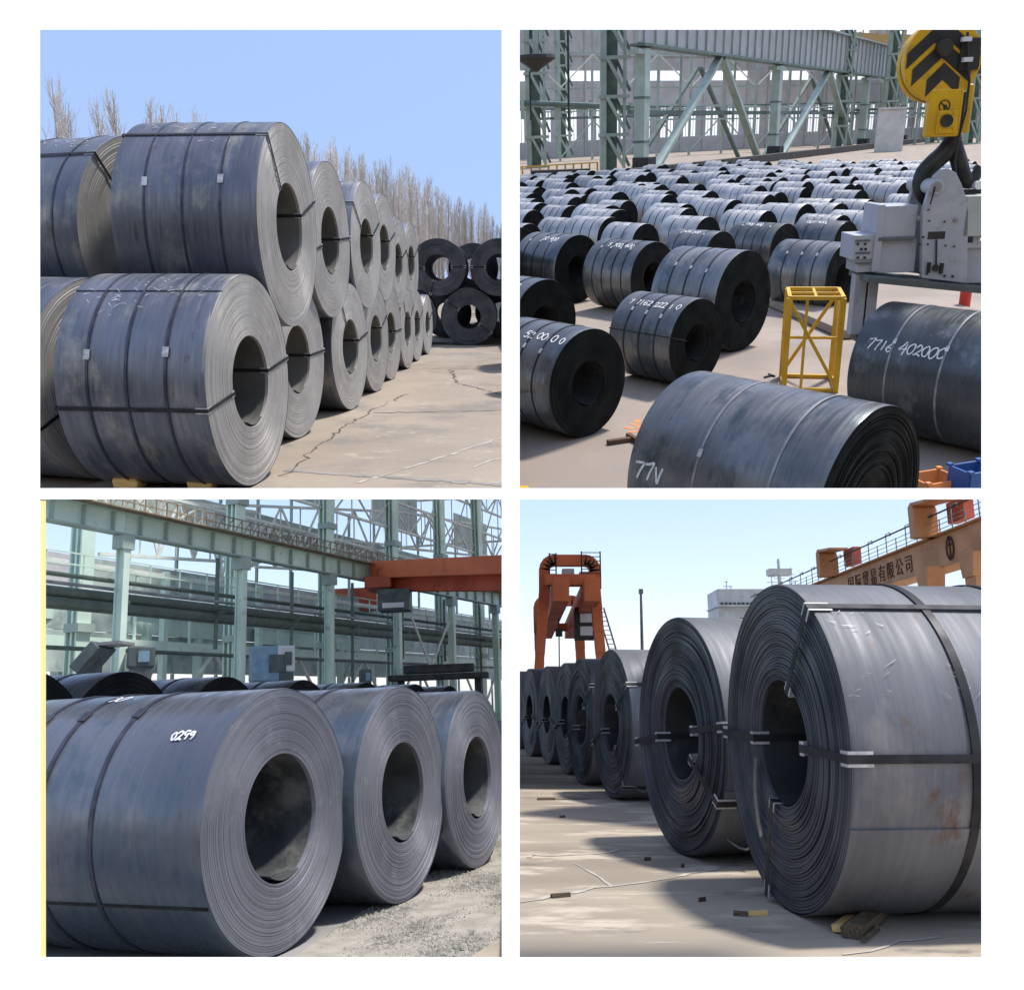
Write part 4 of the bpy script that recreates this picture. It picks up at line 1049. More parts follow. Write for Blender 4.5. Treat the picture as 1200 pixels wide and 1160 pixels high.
# light framing, girts and catwalk between the runway and the end wall
for k in range(15):
    p = PLACE.atd(618 + 38 * k, 150, 180 + 3 * k); t = thing('frame_post', 'slim pale mint frame post with girts before the end wall', 'post', (p.x, p.y, 0), .12, 'light framing before the end wall')
    m = MB(); m.bar((0, 0, 0), (0, 0, 22), .4); m.build('post', 'paint_mint', t)
    for z in (7.3, 8.4, 12.2, 18.0):
        m = MB(); m.bar((0, 0, z), (6.6, .6, z), .22 if z != 7.3 else .4); m.build('girt', 'paint_mint' if z != 7.3 else 'paint_mint_dark', t)
    m = MB(); m.bar((0, 0, .5 if k % 2 else 7), (6.6, .6, 7 if k % 2 else .5), .2); m.build('brace', 'paint_mint', t)
    m = MB(); m.bar((0, 0, 12.2 if k % 2 else 18), (6.6, .6, 18 if k % 2 else 12.2), .2); m.build('brace', 'lattice_pale', t)
    m = MB()
    for j in range(5): m.bar((j * 1.3, -.1, 7.3), (j * 1.3, -.1, 8.4), .1)
    m.build('baluster', 'paint_mint', t)

# ================================================================== YARD 3: hall with the green crane runway
PLACE = Y3
A = PLACE.at
shop = sheet('floor', [(-60, 2.5, 0), (30, 2.5, 0), (90, 170, 0), (-150, 170, 0)], 'shop_floor', label='grey concrete floor of the hall with the green runway', cat='floor')
K3 = dict(wrap='wrap_slate', edge='edge_lilac', bore='bore_mid', bw=.026, band_m='strap_blued')
G3 = 'coils in the front line of the green hall'
row3 = [(329, 1119, 805, 70, 1.7), (475, 1058, 803, 71.5, 1.4), (563, 1017, 808, 72, 1.4)]
lab3 = ['large slate coil with a white label and dark straps, nearest in the green hall', 'middle coil of the front line in the green hall', 'coil at the picture edge in the front line of the green hall']
ends3 = []
for i, (u, vb, vt, az, L) in enumerate(row3):
    p, D = fit_coil(u, vb, vt, az)
    t, R, sg = coil(p, az, D, L, lab3[i], G3, det=3, seed=300 + i, bands=(-.28, -.12, .10) if i == 0 else (-.1, .15), idr=[.485, .46, .46][i], seals=(.62, .60, .58) if i == 0 else None, tele=.0018,
                    eyes=[], tail=3.6, seal_m='strap_blued', **K3)
    ends3.append((p, D, az, L))
    if i == 0:
        mb = MB()
        for j in range(5):
            a0, a1 = .78 + j * .02, .80 + j * .02
            mb.quad(polar(sg, .28, R + .002, a1), polar(sg, .52, R + .002, a1), polar(sg, .52, R + .002, a0), polar(sg, .28, R + .002, a0))
        writing(t, R, sg, '0299', .52, .88, .05, thick=.011, adv=.72, seed=4, name='painted_number')
        writing(t, R, sg, '00', -.22, .36, .09, thick=.011, adv=.75, seed=8, name='painted_number', slant=.4)
        mb = MB(); r_ = random.Random(3)
        for j in range(8):
            a0, a1 = 1.40 + j * .06, 1.40 + (j + 1.02) * .06; wx = .012 * sin(pi * (j + .5) / 8) + .004
            mb.quad(polar(sg, -.40 - wx, R + .002, a1), polar(sg, -.40 + wx, R + .002, a1), polar(sg, -.40 + wx, R + .002, a0), polar(sg, -.40 - wx, R + .002, a0))
        mb.build('dark_gouge', 'strap_steel', t, loc=(0, 0, R))
        mb = MB(); plate(mb, sg, 2.1, -L / 2, L / 2 - .01, R - .004, R + .003, .016); mb.build('sheet_seam', 'strap_steel', t, loc=(0, 0, R))
# second line of coils, their dark ends above the first line
for i, (u, vt, y, D) in enumerate([(150, 786, 11.6, 2.06), (266, 792, 13.6, 2.05), (357, 796, 15.4, 2.06), (430, 799, 17.6, 2.08), (487, 801, 19.6, 2.10), (527, 803, 21.6, 2.12), (28, 782, 10.2, 2.04)]):
    y *= .8; p = PLACE.atd(u, vt, y); D = min(2.2, max(1.35, p.z))
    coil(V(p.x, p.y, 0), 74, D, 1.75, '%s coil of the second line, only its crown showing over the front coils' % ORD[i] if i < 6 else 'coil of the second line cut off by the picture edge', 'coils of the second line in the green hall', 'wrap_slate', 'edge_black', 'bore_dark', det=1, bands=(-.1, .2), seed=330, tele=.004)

# gravel strip and smooth slab in front of the coils
P0, P1, P2_, P3_ = A(335, 1128), A(470, 1040), A(560, 1000), A(640, 955)
Q0, Q1, Q2 = A(545, 1128), A(600, 1092), A(680, 1040)
mb = MB(); mb.quad(*[V(p.x, p.y, .006) for p in (P0, Q0, Q1, Q2, P3_, P2_, P1)]); tag(mb.build('gravel_bed', 'sand_bed'), 'strip of sand under the loose gravel before the coils', 'sand', kind='structure')
r_ = random.Random(12); st = MB()
def inside(p, poly):
    c = False
    for k in range(len(poly)):
        a_, b_ = poly[k], poly[k - 1]
        if (a_.y > p.y) != (b_.y > p.y) and p.x < (b_.x - a_.x) * (p.y - a_.y) / (b_.y - a_.y) + a_.x: c = not c
    return c
poly = [P0, Q0, Q1, Q2, P3_, P2_, P1]
xs_ = [p.x for p in poly]; ys_ = [p.y for p in poly]; cnt = 0
for _ in range(160000):
    p = V(r_.uniform(min(xs_), max(xs_)), r_.uniform(min(ys_), max(ys_)), 0)
    if not inside(p, poly): continue
    cnt += 1
    if cnt > 16000: break
    s = r_.uniform(.004, .013) * (1.8 if r_.random() < .05 else 1); a = r_.uniform(0, 6.28); n0 = len(st.v)
    hump = .004 + .006 * sin(p.x * 5 + p.y * 3) + .004 * sin(p.x * 11 - p.y * 7)
    for k in range(5):
        g_ = a + k * 2 * pi / 5; q = s * r_.uniform(.7, 1.2); st.v.append((p.x + q * cos(g_), p.y + q * sin(g_), hump - s * .3))
    st.v.append((p.x + s * r_.uniform(-.3, .3), p.y + s * r_.uniform(-.3, .3), hump + s * r_.uniform(.5, 1.0)))
    for k in range(5): st.f.append((n0 + k, n0 + (k + 1) % 5, n0 + 5))
tag(st.build('gravel', 'stone_pale'), 'pale loose gravel strewn in a strip before the coils', 'gravel', kind='stuff')
sheet('concrete_slab', [Q0, A(640, 1128), A(690, 1050), Q2, Q1], 'quay_concrete', .012, label='smooth buff slab beyond the gravel at the picture edge', cat='slab')

# ---- crane runway: columns, girder, rails, pipes
dirv = PLACE.ray(1060, PLACE.proj((1060, 2588, 1.6))[1]); dirv = V(.388, .922, 0).normalized()
nrm = V(dirv.y, -dirv.x, 0)                         # towards the viewer's side
C1 = V((137 - 600) / F * 40, 40, 0)
def col_at(u, y_guess):                              # point of the runway line seen at column u
    lo, hi = -40.0, 200.0
    for _ in range(50):
        m = (lo + hi) / 2; p = C1 + dirv * m
        if PLACE.proj((p.x, p.y, 3))[0] < u: lo = m
        else: hi = m
    return C1 + dirv * lo
GZ = PLACE.zat(C1, 627); GT = PLACE.zat(C1, 602)
cols = [col_at(u, 0) for u in (20, 137, 294, 398, 475, 531, 574)]
step = (cols[5] - cols[1]).length / 4
cols = [cols[1] + dirv * step * k for k in range(-1, 8)]
rw = thing('crane_runway', 'mint green crane runway of columns and ribbed girder crossing the hall', 'runway', (0, 0, 0))
for k, c in enumerate(cols):
    m = MB(); m.box(c + V(0, 0, GZ / 2), (.12, .40, GZ), Matrix.Rotation(atan2(dirv.y, dirv.x), 3, 'Z'))
    for s in (-.2, .2): m.box(c + nrm * s + V(0, 0, GZ / 2), (.34, .07, GZ), Matrix.Rotation(atan2(dirv.y, dirv.x), 3, 'Z'))
    m.build('column', 'paint_pale_green', rw)
    m = MB(); m.box(c + V(0, 0, GZ - .35), (.7, .6, .6), Matrix.Rotation(atan2(dirv.y, dirv.x), 3, 'Z')); m.build('bracket', 'paint_mint', rw)
rot = Matrix.Rotation(atan2(dirv.y, dirv.x), 3, 'Z')
for k in range(len(cols) - 1):
    a_, b_ = cols[k], cols[k + 1]; mid = (a_ + b_) / 2
    gl = (b_ - a_).length
    m = MB(); m.box(mid + V(0, 0, (GZ + GT) / 2), (gl - .02, .10, GT - GZ), rot); g_ = m.build('girder_web', 'paint_pale_green', rw)
    m = MB(); m.box(mid + V(0, 0, GT), (gl, .55, .07), rot); m.build('flange', 'paint_pale_green', g_)
    m = MB(); m.box(mid + V(0, 0, GZ), (gl, .55, .07), rot); m.build('flange', 'paint_mint', g_)
    for j in range(5):
        m = MB(); m.box(a_.lerp(b_, (j + .5) / 5) + nrm * .15 + V(0, 0, (GZ + GT) / 2), (.06, .2, GT - GZ - .1), rot); m.build('rib', 'paint_mint', g_)
    # rusty walkway rail on top
    m = MB()
    for j in range(12):
        p = a_.lerp(b_, j / 12) + nrm * .5 + V(0, 0, GT); m.bar(p, p + V(0, 0, .8), .06)
        p2 = p + V(0, 0, .8); m.bar(p, p2 + dirv * gl / 12, .04)
    for z in (.4, .8): m.bar(a_ + nrm * .5 + V(0, 0, GT + z), b_ + nrm * .5 + V(0, 0, GT + z), .05)
    w_ = m.build('walkway_rail', 'rust_rail', rw)
    m = MB(); m.box(mid + nrm * .4 + V(0, 0, GT + .02), (gl, .9, .06), rot); m.build('walkway', 'rust_rail', rw)
for k in (2, 5):   # X bracing under the girder
    pass
m = MB()
for (ua, va, ub, vb) in ((483, 722, 505, 782), (528, 728, 505, 782)):
    p = col_at(ua, 0); q = col_at(ub, 0); m.bar(V(p.x, p.y, PLACE.zat(p, va)), V(q.x, q.y, PLACE.zat(q, vb)), .12)
m.build('cross_brace', 'lattice_pale', rw)
# pipes along the runway, each a thing of its own
for (v0, rad, off, m_, lab, nm) in ((673, .07, -.7, 'rail_grey', 'thin pale conduit above the fat green pipe along the runway', 'conduit'), (681, .20, -1.2, 'pipe_green', 'upper fat dark green pipe running behind the columns', 'pipe'), (693, .30, -1.4, 'pipe_green', 'lower and thickest dark green pipe running behind the columns', 'pipe'),
                                    (742, .10, -3.5, 'pipe_green', 'low dark green pipe on brackets near the floor', 'pipe')):
    z = PLACE.zat(C1 + nrm * off, v0 + 17)
    mb = MB(); a_ = cols[0] - dirv * 6 + nrm * off; b_ = cols[-1] + dirv * 20 + nrm * off
    mb.tube([V(a_.x, a_.y, z), V(b_.x, b_.y, z)], rad, 10)
    one(nm, mb, m_, lab, 'pipe', smooth=True)
for k in range(10):
    c = cols[0] + dirv * step * (k * .8 + .35) - nrm * 1.2; z = GZ
    mb = MB(); mb.bar(V(c.x, c.y, 0 if k % 3 == 1 else 4.5), V(c.x, c.y, z), .16); mb.bar(V(c.x, c.y, 6.3) - nrm * .6, V(c.x, c.y, 6.3) + nrm * .5, .14)
    one('pipe_hanger', mb, 'paint_mint_dark', 'dark green hanger post carrying the pipes behind the runway', 'post', 'pipe hangers behind the runway')
# building columns, roof trusses and wall behind
back = -nrm * 5.0
for k, u in enumerate((95, 274, 382, 460, 517, 562)):
    lo, hi = -60., 250.
    for _ in range(50):
        m_ = (lo + hi) / 2; p = C1 + back + dirv * m_
        if PLACE.proj((p.x, p.y, 8))[0] < u: lo = m_
        else: hi = m_
    p = C1 + back + dirv * lo; H = 24.0
    t = thing('hall_column', 'wide pale green hall column, %s from the picture edge' % ORD[k], 'column', (p.x, p.y, 0), atan2(dirv.y, dirv.x), 'building columns of the green hall')
    m = MB(); m.box((0, 0, H / 2), (.75, .12, H)); m.build('web', 'paint_pale_green', t)
    for s in (-.32, .32):
        m = MB(); m.box((0, s, H / 2), (.8, .1, H)); m.build('flange', 'paint_pale_green', t)
    for z in (5.5, 13.5):
        m = MB(); m.box((0, -.1, z), (1.0, .9, .4)); m.build('bracket', 'paint_mint', t)
def truss(p, q, dep, n, name, lab, m_='lattice_pale', r_=.12, group=None):
    t = thing(name, lab, 'truss', (0, 0, 0), 0, group)
    p, q = Vector(p), Vector(q); dn = V(0, 0, -dep)
    m = MB(); m.bar(p, q, r_ * 1.5); m.build('top_chord', m_, t)
    m = MB(); m.bar(p + dn, q + dn, r_ * 1.5); m.build('bottom_chord', m_, t)
    for k in range(n):
        a_, b_ = p.lerp(q, k / n), p.lerp(q, (k + 1) / n)
        m = MB(); m.bar(a_, b_ + dn if k % 2 == 0 else b_, r_) if False else m.bar(a_ if k % 2 == 0 else a_ + dn, b_ + dn if k % 2 == 0 else b_, r_); m.bar(b_, b_ + dn, r_ * .8); m.build('web_member', m_, t)
    return t
cb = C1 + back
GT_ = 'roof trusses of the green hall'
for k, (ua, va, ub, vb, y0, y1, dep, lab) in enumerate([(120, 575, 300, 600, 50, 62, 3.5, 'pale lattice truss over the near end of the runway'), (280, 592, 470, 600, 62, 76, 3.2, 'pale lattice truss between the wide columns, upper middle'), (300, 622, 470, 640, 66, 84, 2.6, 'rusty white lattice truss just above the runway walkway'),
                                                       (470, 600, 600, 622, 76, 96, 3.0, 'pale lattice truss above the red crane bridge'), (440, 590, 600, 580, 90, 90, 4.5, 'far white roof truss against the bright gap'), (250, 640, 330, 610, 58, 70, 2.4, 'short sloping lattice brace by the second wide column')]):
    truss(PLACE.atd(ua, va, y0), PLACE.atd(ub, vb, y1), dep, 9, 'roof_truss', lab, group=GT_)
# long white lattice, catwalk and light framing between the building columns
for k, (s0, s1, z1, dep, off, lab) in enumerate([(-10, 26, 17.0, 2.2, -5.2, 'long white lattice girder between the near wide columns'), (26, 70, 17.0, 2.2, -5.2, 'long white lattice girder between the far wide columns'), (-6, 40, 22.0, 2.6, -5.6, 'upper white lattice girder high over the runway'),
                                                 (40, 95, 22.0, 2.6, -5.6, 'upper white lattice girder farther down the hall'), (0, 48, 13.2, 1.6, -6.4, 'thin white lattice rail behind the walkway'), (48, 96, 13.2, 1.6, -6.4, 'thin white lattice rail at the far end of the walkway')]):
    a_ = C1 + dirv * s0 + nrm * off; b_ = C1 + dirv * s1 + nrm * off
    truss(V(a_.x, a_.y, z1), V(b_.x, b_.y, z1), dep, 16, 'lattice_girder', lab, r_=.11, group='long lattice girders of the green hall')
t = thing('pipe_catwalk', 'narrow catwalk with a thin handrail above the fat pipes', 'catwalk', (0, 0, 0))
a_ = cols[0] - dirv * 6 - nrm * 2.2; b_ = cols[-1] + dirv * 20 - nrm * 2.2; zc_ = 7.4; LN = (b_ - a_).length
m = MB(); m.bar(V(a_.x, a_.y, zc_), V(b_.x, b_.y, zc_), .7, .08); m.build('deck', 'pipe_green', t)
for z in (.5, 1.0): m = MB(); m.bar(V(a_.x, a_.y, zc_ + z), V(b_.x, b_.y, zc_ + z), .06); m.build('handrail', 'paint_pale_green', t)
for k in range(46):
    p = a_.lerp(b_, k / 45); m = MB(); m.bar(V(p.x, p.y, zc_), V(p.x, p.y, zc_ + 1.0), .06); m.build('post', 'paint_pale_green', t)
for k in range(12):
    p = C1 + dirv * (-14 + 8.5 * k) - nrm * 8.5
    t = thing('side_frame', 'pale braced side frame standing before the panelled wall', 'frame', (p.x, p.y, 0), atan2(dirv.y, dirv.x), 'braced frames along the panelled wall')
    m = MB(); m.bar((0, 0, 0), (0, 0, 9.5), .36); m.build('post', 'paint_pale_green', t)
    m = MB(); m.bar((0, 0, 5.2), (8.5, 0, 5.2), .34, .6); m.build('beam', 'paint_pale_green', t)
    m = MB(); m.bar((0, 0, .3), (4.2, 0, 5.0), .16); m.build('brace', 'lattice_pale', t)
    m = MB(); m.bar((8.4, 0, .3), (4.3, 0, 5.0), .16); m.build('brace', 'lattice_pale', t)
    m = MB(); m.bar((0, 0, 9.2), (8.5, 0, 9.2), .2, .3); m.build('beam', 'lattice_pale', t)
    for j in (2.1, 6.3): m = MB(); m.bar((j, 0, 5.4), (j, 0, 9.2), .12); m.build('stud', 'paint_pale_green', t)
# wall of panels behind, with open strips of daylight
wallv = cb - nrm * 7
hw = thing('hall_wall', 'grey green panelled hall wall with bright window strips behind the runway', 'wall', (0, 0, 0))
def wpan(s0, s1, z0, z1, m_, name='panel', off=0.0, th=.12, parent=None):
    a_ = wallv + dirv * s0; b_ = wallv + dirv * s1; m = MB(); c = (a_ + b_) / 2 - nrm * off
    m.box(c + V(0, 0, (z0 + z1) / 2), ((b_ - a_).length - .05, th, z1 - z0 - .04), rot); return m.build(name, m_, parent or hw)
rr = random.Random(44)
for k in range(-4, 14):
    s0, s1 = k * 8.0, k * 8.0 + 8.0
    wpan(s0, s1, 0, .5, 'panel_grey'); wpan(s0, s1, 3.9, 6.2, 'panel_green'); wpan(s0, s1, 6.2, 8.6, 'panel_green')
    wpan(s0, s1, 8.6, 10.4, 'panel_green' if k % 3 else 'panel_grey'); wpan(s0, s1, 13.2, 15.5, 'panel_green')
    if k % 2: wpan(s0, s1, 17.5, 21.0, 'panel_green')
    for (z0, z1) in ((.5, 3.9), (10.4, 13.2), (15.5, 17.5)):
        wpan(s0, s1, z0, z1, 'window_glass', 'window', .0, .03)
        for j in (0, 4):
            a_ = wallv + dirv * (s0 + j); m = MB(); m.box(a_ + nrm * .08 + V(0, 0, (z0 + z1) / 2), (.18, .16, z1 - z0), rot); m.build('mullion', 'paint_mint', hw)
# inner platforms and lower green beams
for (u0, u1, v0, y, lab) in ((47, 150, 712, 50, 'short mint beam and bracket under the pipes by the picture edge'), (150, 250, 730, 53, 'mint lintel beam between the second and third columns'), (300, 420, 745, 66, 'mint lintel beam low behind the middle columns')):
    a_, b_ = PLACE.atd(u0, v0, y), PLACE.atd(u1, v0 + 10, y + (u1 - u0) * .09)
    mb = MB(); mb.bar(a_, b_, .3, 1.1); mb.bar(a_ + V(0, 0, .55), b_ + V(0, 0, .55), .6, .08)
    for f in (.2, .8): p = a_.lerp(b_, f); mb.bar(V(p.x, p.y, 0), p, .45); mb.bar(V(p.x, p.y, p.z * .45), p + (b_ - a_).normalized() * 2.4, .16)
    one('lintel_beam', mb, 'paint_pale_green', lab, 'beam')
# red crane bridges
t = thing('bridge_crane', 'large orange red bridge crane spanning from the runway to the picture edge', 'crane', (0, 0, 0))
a_, b_ = PLACE.atd(438, 668, 58), PLACE.atd(640, 660, 50)
m = MB(); m.bar(a_, b_, .7, 1.05); m.build('main_girder', 'gantry_orange', t, bevel=.04)
m = MB(); m.bar(a_ + V(0, 1.2, -.75), b_ + V(0, 1.2, -.9), .8, .9); m.build('main_girder', 'crane_red', t, bevel=.04)
m = MB(); m.bar(a_ + V(.3, -.3, -.62), a_ + V(6.4, -.9, -.62), 1.2, .08); 
for k in range(10): p = a_ + V(.3 + .6 * k, -.9, -.6); m.bar(p, p + V(0, 0, .55), .05)
m.bar(a_ + V(.3, -.9, -.05), a_ + V(6.2, -.9, -.1), .05); m.build('service_walkway', 'crane_red', t)
m = MB(); m.box(a_ + V(.4, .4, -.9), (1.6, 3.2, .7)); m.build('end_carriage', 'crane_red', t, bevel=.04)
cabp = PLACE.atd(463, 704, 57); m = MB(); m.box(cabp, (1.9, 1.6, 1.3)); cb_ = m.build('operator_cabin', 'machine_slate', t, bevel=.05)
m = MB(); m.box(cabp + V(0, -.92, -.35), (1.3, .06, .3)); m.build('window', 'ship_white', cb_)
t = thing('bridge_crane', 'faded red bridge crane parked behind the runway columns', 'crane', (0, 0, 0))
a_, b_ = PLACE.atd(326, 706, 74), PLACE.atd(470, 718, 86)
m = MB(); m.bar(a_, b_, .8, 1.2); m.build('main_girder', 'crane_red', t, bevel=.04)
p = PLACE.atd(418, 703, 80); m = MB(); m.box(p, (3.6, 1.5, 1.9)); m.build('trolley', 'crane_red', t, bevel=.05)
# machines on the floor behind
for (u, v, y, d, m_, lab, nm) in [(318, 778, 44, (1.9, 1.2, 1.6), 'machine_blue', 'pale blue machine housing by the third column', 'machine'), (334, 772, 44, (.8, .8, 1.2), 'ship_white', 'white machine head beside the pale blue housing', 'machine'), (165, 770, 40, (1.1, 1, .9), 'machine_slate', 'slate machine right of the near green column', 'machine'),
                                  (428, 793, 52, (.6, .6, .8), 'machine_slate', 'small dark motor on the bright floor', 'motor')]:
    p = PLACE.atd(u, v, y); t = thing(nm, lab, 'machine', (p.x, p.y, 0), .4)
    m = MB(); m.box((0, 0, p.z / 2 - d[2] / 4), (d[0] * .8, d[1] * .9, max(.3, p.z - d[2] / 2))); m.build('pedestal', 'machine_slate', t)
    m = MB(); m.box((0, 0, p.z), d); bo = m.build('housing', m_, t, bevel=.08)
    m = MB(); m.box((d[0] * .1, -d[1] / 2 - .03, p.z), (d[0] * .4, .06, d[2] * .5)); m.build('cover_plate', 'machine_slate' if m_ != 'machine_slate' else 'machine_blue', bo)
t = thing('conveyor', 'slanted slate conveyor chute by the first green column', 'conveyor', (0, 0, 0))
a_, b_ = PLACE.atd(96, 786, 37), PLACE.atd(122, 756, 37)
m = MB(); m.bar(a_, b_, 1.6, .45); m.build('chute', 'machine_slate', t, bevel=.04)
m = MB(); m.bar(b_, b_ + V(.9, 0, .05), 1.5, .12); m.build('tray', 'rail_grey', t)
for f in (.15, .85): p = a_.lerp(b_, f); m = MB(); m.bar(V(p.x, p.y, 0), p, .14); m.build('leg', 'machine_slate', t)
t = thing('grab_frame', 'dark lifting grab lying under the crossed braces', 'grab', (0, 0, 0))
p = PLACE.atd(515, 793, 60); m = MB(); m.box(p, (6.2, 2, .35)); m.box(p + V(0, 0, .5), (4.4, 1.4, .5)); m.build('frame', 'steel_dark', t, bevel=.05)
for k in (-2.4, 2.4): m = MB(); m.bar(V(p.x + k, p.y, 0), p + V(k, 0, 0), .4); m.build('leg', 'steel_dark', t)

# ================================================================== YARD 4: quay with a line of coils, red gantry crane and ship
PLACE = Y4
A = PLACE.at
quay = sheet('ground', [(-30, 2.0, 0), (80, 2.0, 0), (300, 420, 0), (-60, 420, 0)], 'quay_concrete', label='stained concrete quay under the line of coils', cat='ground')
crack(quay, [A(612, 1058), A(700, 1040), A(780, 1030), A(850, 1015)], .05, 'joint_pale', 'expansion_joint', seed=21, jit=.025)
crack(quay, [A(612, 1004), A(690, 1000), A(740, 995)], .05, 'joint_pale', 'expansion_joint', seed=22, jit=.05)
crack(quay, [A(670, 1012), A(705, 1028), A(716, 1038)], .03, 'joint_pale', 'scrape', seed=23, jit=.02)
crack(quay, [A(630, 936), A(660, 937), A(690, 936)], .06, 'crack_dark', seed=24)
crack(quay, [A(990, 1120), A(1060, 1104), A(1100, 1098)], .03, 'joint_pale', 'scrape', seed=25, jit=.02)

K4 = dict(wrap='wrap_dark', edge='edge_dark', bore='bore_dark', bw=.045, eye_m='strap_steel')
G4 = 'coils standing in line on the quay'
row4 = [(926, 1069, 683, -84, 2.2), (800, 1002, 722, -78, 1.5), (718, 936, 760, -80, 1.45), (681, 919, 771, -81, .75), (663, 907, 776, -81, 1.3), (641, 895, 780, -81, 1.1), (620, 886, 783, -80, 1.3), (604, 877, 786, -80, 1.3)]
lab4 = ['huge dark coil with black straps and bright corner clips, front of the line', 'second dark coil in the line, clip dangling at its foot', 'third dark coil in the line, just behind the two big ones', 'narrow coil in the line, fourth from the big front one',
        'fifth coil from the big front one, leaning against the narrow one', 'sixth coil from the big front one on the quay', 'seventh coil from the big front one on the quay', 'last visible coil of the line at the picture edge']
eyes4 = [[.66, 1.62, 4.75, 3.45], [1.50, 2.1, 4.6], [1.05, 2.5, 4.4], [1.0, 4.4], [1.3, 4.5], [1.8, 4.4], [1.8, 4.4], [1.8]]
for i, (u, vb, vt, az, L) in enumerate(row4):
    p, D = fit_coil(u, vb, vt, az)
    t, R, sg = coil(p, az, D, L, lab4[i], G4, det=3 if i < 2 else (2 if i < 4 else 1), seed=200 + i, bands={0: (.22, -.02, -.3), 1: (.1,)}.get(i, ()), idr=.385,
                    eyes=eyes4[i], tele=[.010, .016, .010, .012, .008, .008, .008, .008][i], tail=2.0, ew=.042 if i < 2 else .036, seals=((None, .95, None) if i == 0 else None), **K4)
    if i == 0:
        smear(t, R, sg, [(.75, 1.0, .22, 5), (.93, .75, .10, 6), (.5, 1.22, .14, 9), (.35, 1.15, .15, 4), (.95, 1.2, .12, 6)], 'scratches', 'scratch_grey')
        # loose inner tongue of sheet hanging in the bore
        mb = MB(); pts = [polar(sg, L / 2 + .03, .36 * R * (1 + .9 * f), -1.9 - .75 * f) for f in [k / 10 for k in range(11)]]
        for a_, b_ in zip(pts, pts[1:]): mb.bar(a_, b_, .05, .006, up=(1, 0, 0))
        mb.build('sheet_tongue', 'strap_bare', t, loc=(0, 0, R))
    if i in (0, 1, 2):
        # strap end sprung loose under the coil
        mb = MB(); a0 = 2.45
        pts = [polar(sg, L / 2 - .10 - .16 * f, R + .02 + .16 * sin(pi * f), a0 - .25 * f) for f in [k / 8 for k in range(9)]]
        if i: mb.tube(pts, .008, 5); mb.build('loose_strap', 'strap_bare', t, loc=(0, 0, R))

# broken timber by the front coil and bits on the floor
q = A(1003, 1098)
t = thing('timber_scrap', 'split dark timber baulk poking out from under the front coil', 'timber', q, radians(57))
mb = MB(); mb.prism([(-.045, 0), (.05, 0), (.06, .05), (.02, .075), (-.05, .06)], -.05, .62, (0, 0, 0), (0, 1, 0), (0, 0, 1)); mb.build('baulk', 'timber_old', t)
mb = MB(); mb.prism([(-.03, 0), (.03, 0), (.035, .03), (-.02, .04)], .02, .36, (0, .085, .01), (0, 1, 0), (0, 0, 1)); mb.build('splinter', 'timber_pale', t)
mb = MB(); mb.prism([(-.012, 0), (.012, 0), (.0, .02)], -.12, .2, (0, -.06, .01), (0, 1, 0), (0, 0, 1)); mb.build('splinter', 'timber_old', t)
for (u, v, ln, a, lab, m) in [(888, 1072, .15, .15, 'short yellow wood stick lying before the big coil', 'timber_pale'), (657, 1051, .16, .4, 'small weathered board lying on the open quay', 'timber_old'), (640, 937, .28, .1, 'dark stick on the quay near the far coils', 'timber_old'),
                              (800, 1016, .05, .8, 'pebble of rust on the quay before the second coil', 'char_brown'), (759, 1008, .07, .3, 'dark lump on the quay left of the second coil', 'timber_old'), (868, 1073, .10, 2.8, 'dark splinter beside the yellow stick', 'timber_old'), (659, 958, .08, .3, 'dark chip on the quay before the third coil', 'char_brown'), (823, 1056, .07, .6, 'brown chip on the open quay below the second coil', 'char_brown')]:
    ln *= .75; mb = MB(); w_ = ln * .28
    mb.prism([(-w_ / 2, 0), (w_ / 2, 0), (w_ * .4, .022), (-w_ * .35, .026)], -ln / 2, ln / 2, (0, 0, 0), (0, 1, 0), (0, 0, 1))
    one('wood_scrap', mb, m, lab, 'scrap', loc=A(u, v), bevel=.003).rotation_euler.z += a

# red rail gantry crane beyond the line of coils
c0 = PLACE.atd(640, 825, 62); sc_ = 62 / F
def px(u, v, y): return PLACE.atd(u, v, y)
t = thing('gantry_crane', 'orange red gantry crane with sloping legs behind the far coils', 'crane', (0, 0, 0))
def portal(mb_leg, mb_top, y, us, vs, wd):
    """us: foot l, shoulder l, shoulder r, foot r ; vs: foot, shoulder, top"""
    fl, sl, sr, fr = us; vf, vsd, vt = vs
    a, b_, c, d = px(fl, vf, y), px(sl, vsd, y), px(sr, vsd, y), px(fr, vf, y)
    a.z = 0; d.z = 0
    for foot, sh in ((a, b_), (d, c)):
        m = MB(); n = 6
        for k in range(n):
            f0, f1 = k / n, (k + 1) / n
            m.bar(foot.lerp(sh, f0), foot.lerp(sh, f1 + .01), wd * (.85 + .35 * f0), wd * 1.2, up=(0, 1, 0))
        m.bar(foot + V(0, -1.2, .25), foot + V(0, 1.2, .25), .8, .5)
        m.build('leg', 'gantry_orange', t, bevel=.03)
    zt = px(sl, vt, y).z; r = .65
    pts = [V(b_.x, y, b_.z - .1)] + [V(b_.x, y, zt - r)] + [V(b_.x + r - r * cos(g_), y, zt - r + r * sin(g_)) for g_ in (.4, .8, 1.2, pi / 2)] + [V(c.x - r + r * sin(g_), y, zt - r + r * cos(g_)) for g_ in (0, .4, .8, 1.2)] + [V(c.x, y, zt - r), V(c.x, y, c.z - .1)]
    m = MB()
    for p_, q_ in zip(pts, pts[1:]): m.bar(p_, q_ + (q_ - p_).normalized() * .1, wd * 1.15, wd * 1.3, up=(0, 1, 0))
    m.build('portal_frame', 'gantry_orange', t)
    return b_, c, zt
b1, c1_, zt1 = portal(None, None, 62, (627, 638, 697, 710), (806, 690, 657), .62)
b2, c2_, zt2 = portal(None, None, 88, (634, 631, 678, 683), (800, 722, 704), .8)
